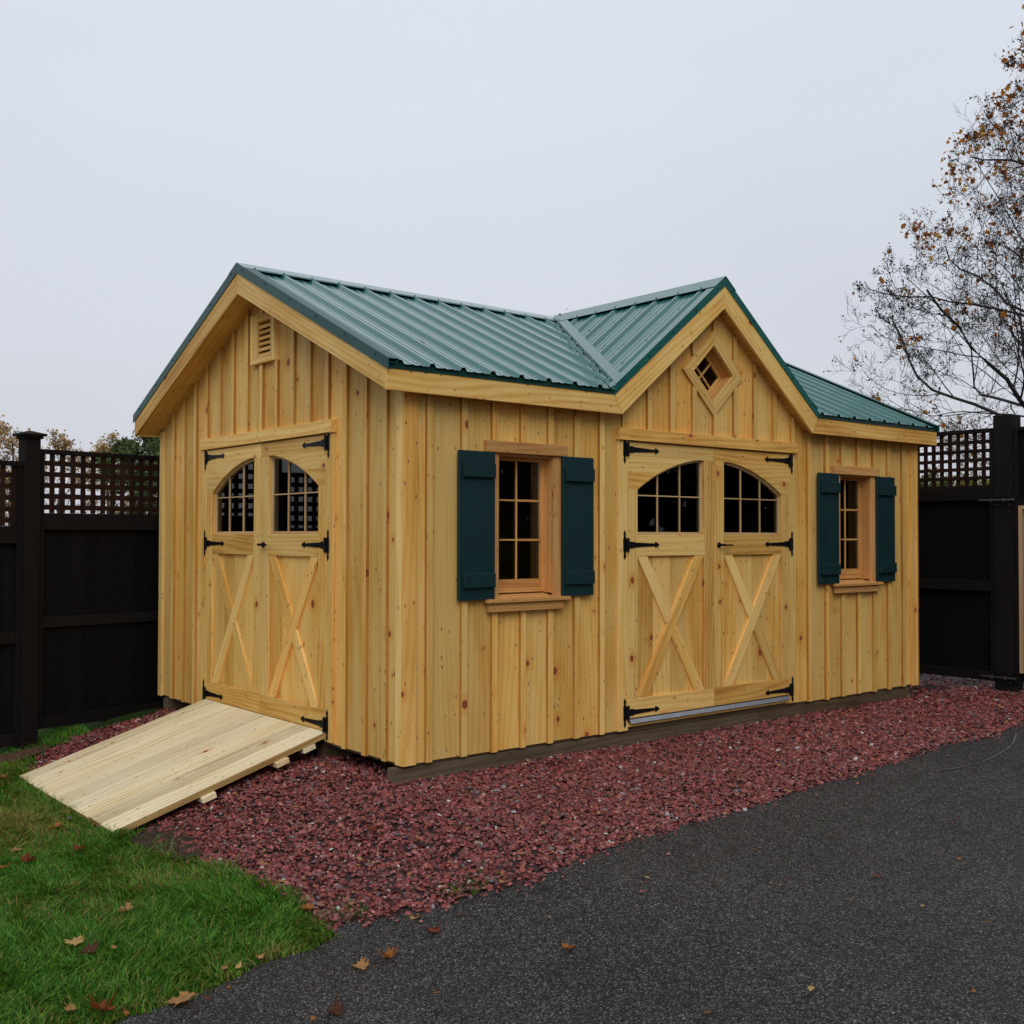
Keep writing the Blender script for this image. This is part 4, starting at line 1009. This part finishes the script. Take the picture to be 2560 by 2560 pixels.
blades('grass', x, y, h, wd, grass_cols(x, y, dry))['kind'] = 'stuff'
# tufts against the ramp foot and along the gravel edge
px_ = np.concatenate([rng.normal(-1.375, .015, 900), rng.normal(-1.33, .05, 500)]); py_ = np.concatenate([rng.uniform(.8, 2.7, 900), rng.normal(.83, .03, 500)])
blades('grass_tufts', px_, py_, rng.uniform(.04, .085, 1400), rng.uniform(.003, .005, 1400), grass_cols(px_, py_, np.full(1400, .15)), .4)['kind'] = 'stuff'
# the lawn corner on the near right, and little weeds in the gravel
n = 30000; x = rng.uniform(-.9, 1.6, n); y = rng.uniform(-4.6, -3.3, n); ok = lawn_ok(x, y, .02); x, y = x[ok], y[ok]
blades('grass', x, y, rng.uniform(.02, .045, len(x)), rng.uniform(.003, .005, len(x)), grass_cols(x, y, np.full(len(x), .12)))['kind'] = 'stuff'
wx_, wy_ = [], []
for cx, cy, k in ((-.55, -1.38, 40), (-.62, -1.33, 25), (-.97, -1.12, 40), (-1.0, -1.02, 30), (-.46, -1.36, 20)):
    wx_.append(rng.normal(cx, .045, k)); wy_.append(rng.normal(cy, .03, k))
wx_, wy_ = np.concatenate(wx_), np.concatenate(wy_)
blades('weeds', wx_, wy_, rng.uniform(.03, .05, len(wx_)), np.full(len(wx_), .004), grass_cols(wx_, wy_, np.full(len(wx_), .2)), .8)['kind'] = 'stuff'

# ================================================================== TREES
BARK = plain('bark', (.050, .043, .041), .85, .2, 0, 12, .35, .6)
BARKT = plain('twig_bark', (.022, .017, .016), .8, .2)
def crown_tree(name, label, cat, base, H, env, trunk_r, nl, seed, leafcols, leafp, budp=0, z0=1.6, levels=4, leafsize=.06, dense=1.0, group=None, lean=(0, 0), evergreen=False, upness=.75, twig_r=1.0, lowbias=1.05):
    rg = random.Random(seed); tubes_v, tubes_f = [], []; tips = []
    def tube(P, r0_, r1_, k):
        i0 = len(tubes_v); n_ = len(P)
        for i, p in enumerate(P):
            d = (P[min(i+1, n_-1)]-P[max(i-1, 0)]).normalized(); a = d.orthogonal().normalized(); b = d.cross(a); r_ = r0_+(r1_-r0_)*i/(n_-1)
            for t in range(k): an = 2*math.pi*t/k; tubes_v.append(tuple(p+a*(r_*math.cos(an))+b*(r_*math.sin(an))))
        for i in range(n_-1):
            for t in range(k): u_ = (t+1) % k; tubes_f.append((i0+i*k+t, i0+i*k+u_, i0+(i+1)*k+u_, i0+(i+1)*k+t))
    def inside(p):
        q = p-base; hh = q.z/H
        if hh > 1: return False
        ax = Vector((lean[0]*hh, lean[1]*hh)); return math.hypot(q.x-ax.x, q.y-ax.y) < env(hh)
    def grow(p, d, Lb, r_, lev):
        n_ = max(3, int(4+Lb*2)) if lev < 3 else 3; P = [p.copy()]; dd = d.copy(); st = Lb/n_
        for i in range(n_):
            wob = .16 if lev < 3 else .28
            dd = (dd+Vector((rg.gauss(0, wob), rg.gauss(0, wob), rg.gauss(0, wob)+.05*(1 if lev < 4 else 2)))).normalized(); P.append(P[-1]+dd*st)
            if lev > 0 and not inside(P[-1]) and i > 1: break
        lf_ = 1.0; r_ = max(r_, .0035*twig_r); rb_ = max(r_*.3, .0022*twig_r); tube(P, r_, rb_, 7 if lev < 2 else 4 if lev < 3 else 3)
        Lr = st*(len(P)-1)
        if lev >= levels:
            tips.append((P[-1], dd, P[len(P)//2])); return
        m_ = int(rg.uniform(.8, 1.2)*dense*[0, 9, 6.5, 5, 4, 4][lev+1 if lev+1 < 6 else 5]*(1 if Lr > .25 else .6))+1
        for j in range(m_):
            t = .22+.78*(j+rg.random())/m_; q = t*(len(P)-1); i = min(int(q), len(P)-2); pt = P[i].lerp(P[i+1], q-i); ax = (P[i+1]-P[i]).normalized()
            side = ax.orthogonal().normalized(); side.rotate(Matrix.Rotation(rg.random()*6.28, 3, ax)); an = R(rg.uniform(28, 58))
            nd = (ax*math.cos(an)+side*math.sin(an)); nd.z += .12; nd.normalize()
            grow(pt, nd, Lr*rg.uniform(.36, .62)*(1.2-t*.5), (r_+(rb_-r_)*t)*rg.uniform(.40, .56)*lf_, lev+1)
        tips.append((P[-1], dd, P[-2]))
    TP = [base+Vector((lean[0]*t*t, lean[1]*t*t, H*.93*t))+Vector((rg.gauss(0, .06), rg.gauss(0, .06), 0))*(t > 0) for t in [i/12 for i in range(13)]]
    TP[0] = base-Vector((0, 0, .25)); tube(TP, trunk_r, trunk_r*.08, 10)
    for i in range(nl):
        t = (z0/H)+(1-z0/H)*((i+.5)/nl)**lowbias*.97; q = t*12; k = min(int(q), 11); pt = TP[k].lerp(TP[k+1], q-k); az = i*2.39996+rg.uniform(-.3, .3)
        el = R(28+42*t*upness+rg.uniform(-8, 8)); d = Vector((math.cos(az)*math.cos(el), math.sin(az)*math.cos(el), math.sin(el)))
        Rr_ = env(min(.98, t+.10)); grow(pt, d, max(.5, Rr_*rg.uniform(.95, 1.2)*(1.25 if lowbias > 1.1 and t < .45 else 1)/max(.35, math.cos(el))*.95), trunk_r*(.25-.17*t)*rg.uniform(.6, 1.25), 1)
    root = empty(name, base); prop(root, label, cat, group)
    me = bpy.data.meshes.new('trunk'); me.from_pydata([tuple(Vector(v)-base) for v in tubes_v], [], tubes_f); me.materials.append(BARK)
    for p in me.polygons: p.use_smooth = True
    o = bpy.data.objects.new('trunk', me); COL.objects.link(o); o.parent = root
    # crown: leaf and bud faces round the tips
    V, F, C_ = [], [], []
    def leaf(c, s_, col):
        a = Vector((rg.gauss(0, 1), rg.gauss(0, 1), rg.gauss(0, 1))).normalized(); b = a.orthogonal().normalized(); b.rotate(Matrix.Rotation(rg.random()*6, 3, a)); n_ = a.cross(b); i0 = len(V)
        sh_ = [(0, -.5), (.42, -.25), (.5, .25), (.16, .2), (0, .6), (-.16, .2), (-.5, .25), (-.42, -.25)]
        cu = rg.uniform(-.4, .4)
        for u_, v_ in sh_: V.append(tuple(c-base+b*(u_*s_)+n_*(v_*s_)+a*(cu*abs(u_)*s_))); C_.append(col)
        F.append(tuple(range(i0, i0+8)))
    for (tp, d, mid) in tips:
        hh = (tp.z-base.z)/H; lp = leafp(hh, tp) if callable(leafp) else leafp
        k = rg.random()
        if k < lp:
            for _ in range(rg.randint(2, 6) if not evergreen else rg.randint(5, 9)):
                c = tp.lerp(mid, rg.random())+Vector((rg.gauss(0, 1), rg.gauss(0, 1), rg.gauss(0, 1)))*leafsize*.9; col = leafcols[rg.randrange(len(leafcols))]; f_ = rg.uniform(.7, 1.25); leaf(c, leafsize*rg.uniform(.6, 1.3), tuple(x_*f_ for x_ in col))
        if rg.random() < budp:
            for _ in range(rg.randint(2, 5)): leaf(tp.lerp(mid, rg.random())+Vector((rg.gauss(0, 1), rg.gauss(0, 1), rg.gauss(0, 1)))*.03, rg.uniform(.018, .04), (.030, .018, .016))
    if V:
        o = numesh_l('crown', V, F, C_, LEAFM); o.parent = root
    return root, len(tips)
def numesh_l(name, V, F, C_, mat):
    me = bpy.data.meshes.new(name); me.from_pydata(V, [], F); ca = me.color_attributes.new('tint', 'FLOAT_COLOR', 'POINT')
    c4 = np.ones((len(V), 4), 'f'); c4[:, :3] = C_; ca.data.foreach_set('color', c4.ravel()); me.materials.append(mat); o = bpy.data.objects.new(name, me); COL.objects.link(o); return o
def place(D, px):    # a point on the far ground, D metres ahead on the bearing of photo column px
    p = CAM+Vector((fw.x, fw.y, 0)).normalized()*D+rt*((px-1280)/FPX*D); return Vector((p.x, p.y, -.3))
OR = [(.50, .17, .025), (.60, .24, .04), (.38, .10, .02), (.55, .30, .06)]
YE = [(.55, .34, .12), (.60, .42, .22), (.50, .28, .08), (.40, .28, .16)]
GR = [(.10, .14, .05), (.06, .095, .03), (.14, .17, .07), (.12, .16, .05)]
def env_m(t):
    K = [(0, 1.2), (.15, 3.0), (.28, 3.9), (.42, 3.85), (.55, 3.2), (.68, 2.4), (.8, 1.65), (.9, 1.0), (1, .3)]
    for (a, b), (c, d) in zip(K[:-1], K[1:]):
        if t <= c: return b+(d-b)*(t-a)/(c-a)
    return .3
mt = place(18, 2755)
r_, nt_ = crown_tree('maple_tree', 'large nearly bare maple with orange leaves near its top, beyond the right gate', 'tree', mt, 11.0, env_m, .27, 36, 5, OR,
    lambda h, p: .012+.055*ss((h-.50)/.3)+(.03 if h < .30 else 0), .28, 1.5, 5, .085, 1.0, lowbias=1.5)
print('maple tips', nt_)
def env_r(rr, lo=.25): return lambda t: rr*max(.15, math.sin(math.pi*min(1, max(0, (t-.0)*.93+.06)))**.7)
BT = [(-80, 34, 5.6, 1.9, YE, .24), (25, 36, 5.4, 1.2, YE, .24), (150, 42, 5.6, 1.5, YE, .22), (270, 42, 5.6, 1.1, YE, .32), (345, 44, 4.7, 1.2, YE, .10)]
lb = ['sparse tawny tree cut by the left edge of the picture', 'tawny autumn tree above the fence, first one left of the capped post', 'tawny tree standing directly behind the capped fence post', 'golden tree showing just right of the capped fence post', 'bare greyish tree between the golden tree and the green tree']
for i, (px, D, H, rr, cols, lp) in enumerate(BT):
    crown_tree('autumn_tree', lb[i], 'tree', place(D, px), H, env_r(rr), .13, 15, 20+i, (cols), lambda h, p, lp=lp: lp*(.25+.75*ss((h-.35)/.3)), .3, 1.0, 4, .085, .85, 'tawny trees beyond the left fence')
crown_tree('evergreen_tree', 'dense green tree rising behind the fence at the left edge of the shed', 'tree', place(30, 390), 4.7, env_r(1.5), .16, 22, 31, GR, lambda h, p: .55*ss((h-.3)/.4), .2, .5, 4, .075, 1.15, None, evergreen=True)
for i, (px, D, H, cols, lp, l_) in enumerate([(2330, 34, 3.4, [(.10, .13, .03), (.2, .2, .05), (.07, .09, .03)], .5, 'low yellow-green shrub seen through the gate lattice beside the shed'), (2450, 31, 3.1, [(.12, .17, .03), (.3, .22, .06)], .5, 'low green shrub seen through the gate lattice beside the thick post'), (2400, 46, 7.0, [(.3, .22, .12)], .12, 'bare distant tree seen through the gate lattice')]):
    crown_tree('background_shrub' if i < 2 else 'bare_tree', l_, 'shrub' if i < 2 else 'tree', place(D, px), H, env_r(1.6), .07, 13, 60+i, cols, lp, .2, .4, 4, .10, .8)
# trees on the camera's side of the drive: outside the picture, they are what the window panes mirror
for i, (x_, y_, H, rr) in enumerate([(7.5, -9.5, 7.0, 2.7), (13.5, -9.0, 8.2, 3.0), (17.5, -10.5, 8.0, 3.6), (3.5, -11.5, 8.5, 3.2), (-9.5, 6.5, 7.0, 2.6)]):
    crown_tree('evergreen_tree', ['dark evergreen across the drive, nearest the front windows', 'dark evergreen across the drive behind the nearer one', 'dark evergreen farthest along the drive', 'dark evergreen across the drive beside the camera', 'dark evergreen beyond the lawn on the far left'][i], 'tree', Vector((x_, y_, -.3)), H, env_r(rr), .2, 22, 80+i, [(.02, .035, .012), (.03, .05, .018)], .5, 0, .4, 3, .36, 1.3, None, evergreen=True)

# ================================================================== FALLEN LEAVES
MAPLE = [(0, -.62), (.05, -.12), (.22, -.30), (.34, -.22), (.30, -.08), (.50, -.02), (.42, .10), (.46, .26), (.26, .20), (.20, .30), (.24, .48), (.10, .42), (0, .66), (-.10, .42), (-.24, .48), (-.20, .30), (-.26, .20), (-.46, .26), (-.42, .10), (-.50, -.02), (-.30, -.08), (-.34, -.22), (-.22, -.30), (-.05, -.12)]
LC = {'orange': (.42, .15, .035), 'rust': (.24, .055, .018), 'tan': (.46, .24, .09), 'yellow': (.58, .36, .13), 'brown': (.10, .035, .016), 'grey': (.20, .17, .16)}
def fallen(x, y, s, c, label, curl=.6, z=None, yaw=None, slim=1.0, lift=.0):
    rg = random.Random(int(x*1000)+int(y*777)); M_ = Matrix.Rotation(yaw if yaw is not None else rg.random()*6.28, 3, 'Z') @ Matrix.Rotation(rg.uniform(-.35, .35), 3, 'X')
    col = LC[c]; V, C_ = [], []; ph = rg.random()*6; ka = rg.uniform(.8, 1.5)*curl
    def P(u_, v_):
        u_ *= slim; r2 = u_*u_+v_*v_; a = math.atan2(v_, u_)
        zz = ka*r2*(.75+.5*math.cos(2*a+ph))+.06*math.sin(7*a+ph)*math.sqrt(r2); k = 1-.35*curl*r2
        return M_ @ Vector((u_*s*k, v_*s*k, zz*s))
    rings = [0, .45, .75, 1]
    V.append(P(0, 0)); K = len(MAPLE)
    for r_ in rings[1:]:
        for (u_, v_) in MAPLE: V.append(P(u_*r_, v_*r_))
    F = [(0, 1+i, 1+(i+1) % K) for i in range(K)]
    for q in range(2):
        for i in range(K): a, b = 1+q*K+i, 1+q*K+(i+1) % K; F.append((a, a+K, b+K, b))
    zmin = min(v.z for v in V); base = (gz(x, y) if z is None else z)+lift+.001
    for v in V: f_ = rg.uniform(.8, 1.15); C_.append(tuple(k*f_ for k in col))
    V = [tuple(v-Vector((0, 0, zmin))) for v in V]
    o = numesh_l('fallen_leaf', V, F, C_, LEAFM); o.location = (x, y, base); prop(o, label, 'leaf', 'fallen leaves')
FL = [(-1.42, 2.80, .10, 'orange', 'orange leaf in the grass at the ramp far lower corner', .5, .02), (-1.542, 1.182, .105, 'orange', 'large orange brown leaf in the grass below the ramp foot', .5, .03),
 (-1.577, .677, .085, 'rust', 'rust leaf on the lawn midway between the ramp and the picture edge', .8, .03), (-1.842, .862, .07, 'tan', 'small tan leaf left of the upright rust leaf', .6, .03),
 (-1.852, .628, .095, 'rust', 'rust leaf standing half upright in the grass at the left', 1.1, .03), (-1.985, .60, .085, 'orange', 'orange leaf cut by the left picture edge', .6, .03),
 (-1.785, .145, .085, 'rust', 'flat dull rust leaf sunk in the middle of the lawn', .3, .02), (-1.738, -.424, .09, 'tan', 'tan leaf folded over blades near the lawn centre', .9, .03),
 (-2.038, -.662, .10, 'yellow', 'pale yellow tan leaf, upper of a touching pair on the lawn', .6, .03), (-2.02, -.786, .095, 'brown', 'dark brown leaf, lower of a touching pair on the lawn', .7, .03),
 (-1.879, -1.395, .125, 'tan', 'large flat tan maple leaf lying on the edge of lawn and asphalt', .25, .004), (-2.143, -1.314, .12, 'rust', 'large dark red leaf in the grass at the bottom edge', .9, .02),
 (-1.114, -.90, .085, 'orange', 'orange brown leaf where lawn and gravel meet the asphalt', .8, .02), (-1.697, -1.376, .05, 'orange', 'thin orange leaf sliver on the asphalt by the lawn edge', .8, .002),
 (-2.083, -1.375, .04, 'orange', 'small orange leaf scrap beside the large dark red leaf', .6, .01), (-1.482, -1.213, .055, 'yellow', 'upright pale leaf at the lawn edge', 1.2, .012),
 (-1.649, -1.232, .055, 'tan', 'tan leaf, left of two at the lawn edge', .6, .015), (-1.605, -1.258, .05, 'yellow', 'yellow leaf, right of two at the lawn edge', .8, .015),
 (-1.42, 1.341, .055, 'grey', 'grey curled leaf just below the ramp foot', .8, .03), (-1.394, 1.509, .075, 'orange', 'orange leaf tucked in grass under the ramp end', .8, .03),
 (-1.494, -1.801, .085, 'brown', 'dark brown curled leaf on the asphalt at the bottom edge', 1.2, .002), (-1.576, -1.793, .04, 'orange', 'small orange leaf beside the dark brown curled leaf', .6, .002),
 (-1.802, -1.415, .035, 'rust', 'tiny rust leaf right of the large tan maple leaf', .5, .002), (-1.928, -.81, .045, 'tan', 'small tan leaf right of the touching pair', .7, .03), (-2.235, -1.24, .06, 'tan', 'tan leaf in the grass left of the large dark red leaf', .7, .02),
 (-.855, -1.375, .062, 'yellow', 'pale yellow leaf on the asphalt next to the gravel', .9, .002), (-.864, -1.524, .085, 'rust', 'bright rust leaf on the asphalt below the pale yellow leaf', .7, .002),
 (-1.095, -1.55, .09, 'orange', 'curled orange leaf on the asphalt, right one of a pair', 1.2, .002), (-1.221, -1.531, .085, 'tan', 'crinkled tan leaf on the asphalt, left one of a pair', .8, .002),
 (-.626, -2.089, .065, 'orange', 'orange leaf alone in the middle of the asphalt', .8, .002), (.002, -1.903, .035, 'yellow', 'small dull yellow leaf on the asphalt beside the gravel', .5, .002),
 (-.722, -1.527, .035, 'rust', 'small rust leaf right of the bright rust leaf', .7, .002), (-.524, -1.859, .028, 'yellow', 'tiny pale leaf on the asphalt below the gravel edge', .4, .002),
 (-1.126, -1.916, .028, 'orange', 'tiny orange leaf in front of the curled pair', .5, .002), (1.211, -2.021, .055, 'brown', 'small brown leaf on the asphalt right of the middle', .8, .002),
 (.895, -2.474, .06, 'rust', 'narrow dark red leaf on the right half of the asphalt', .3, .002), (.554, -2.567, .03, 'yellow', 'tiny yellow leaf left of the narrow dark red leaf', .5, .002),
 (.738, -2.784, .03, 'yellow', 'tiny pale leaf with a stalk on the right asphalt', .5, .002), (.762, -2.851, .028, 'orange', 'tiny orange leaf right of the stalked pale leaf', .5, .002),
 (.787, -3.044, .035, 'orange', 'small orange leaf near the right picture edge', .7, .002), (1.451, -2.561, .035, 'orange', 'small orange leaf higher up near the right picture edge', .6, .002),
 (1.103, -2.239, .03, 'rust', 'tiny rust leaf between the brown and dark red leaves', .5, .002), (.722, -1.923, .025, 'orange', 'tiny orange leaf on the asphalt near the gravel middle', .4, .002),
 (-.28, -2.954, .045, 'yellow', 'yellow leaf near the bottom edge right of centre', .7, .002), (.10, -3.337, .04, 'orange', 'orange leaf near the lower right corner', .8, .002), (-.613, -2.77, .045, 'orange', 'thin orange leaf at the bottom edge right of centre', .5, .002),
 (-.528, -.526, .07, 'rust', 'dark rust leaf lying on the gravel', .7, .03), (-.313, -1.127, .05, 'yellow', 'yellow leaf on the gravel, right of two', .8, .03), (-.412, -1.127, .04, 'yellow', 'yellow leaf on the gravel, left of two', .8, .03),
 (-.729, -.729, .045, 'yellow', 'small yellow leaf on the gravel left of the dark rust leaf', .8, .03), (-.467, -1.479, .045, 'yellow', 'small yellow leaf at the gravel edge', .8, .012)]
for q in FL:
    slim = .35 if ('thin' in q[4] or 'narrow' in q[4] or 'sliver' in q[4]) else (.6 if q[2] < .06 else 1)
    fallen(q[0], q[1], q[2]*.92, q[3], q[4], q[5], slim=slim, lift=q[6])
xx, yy = .55, .25
fallen(.42, .42, .05, 'yellow', 'pale yellow leaf stuck on the green metal roof', .1, z=mf(0, .42)+SH+.006)
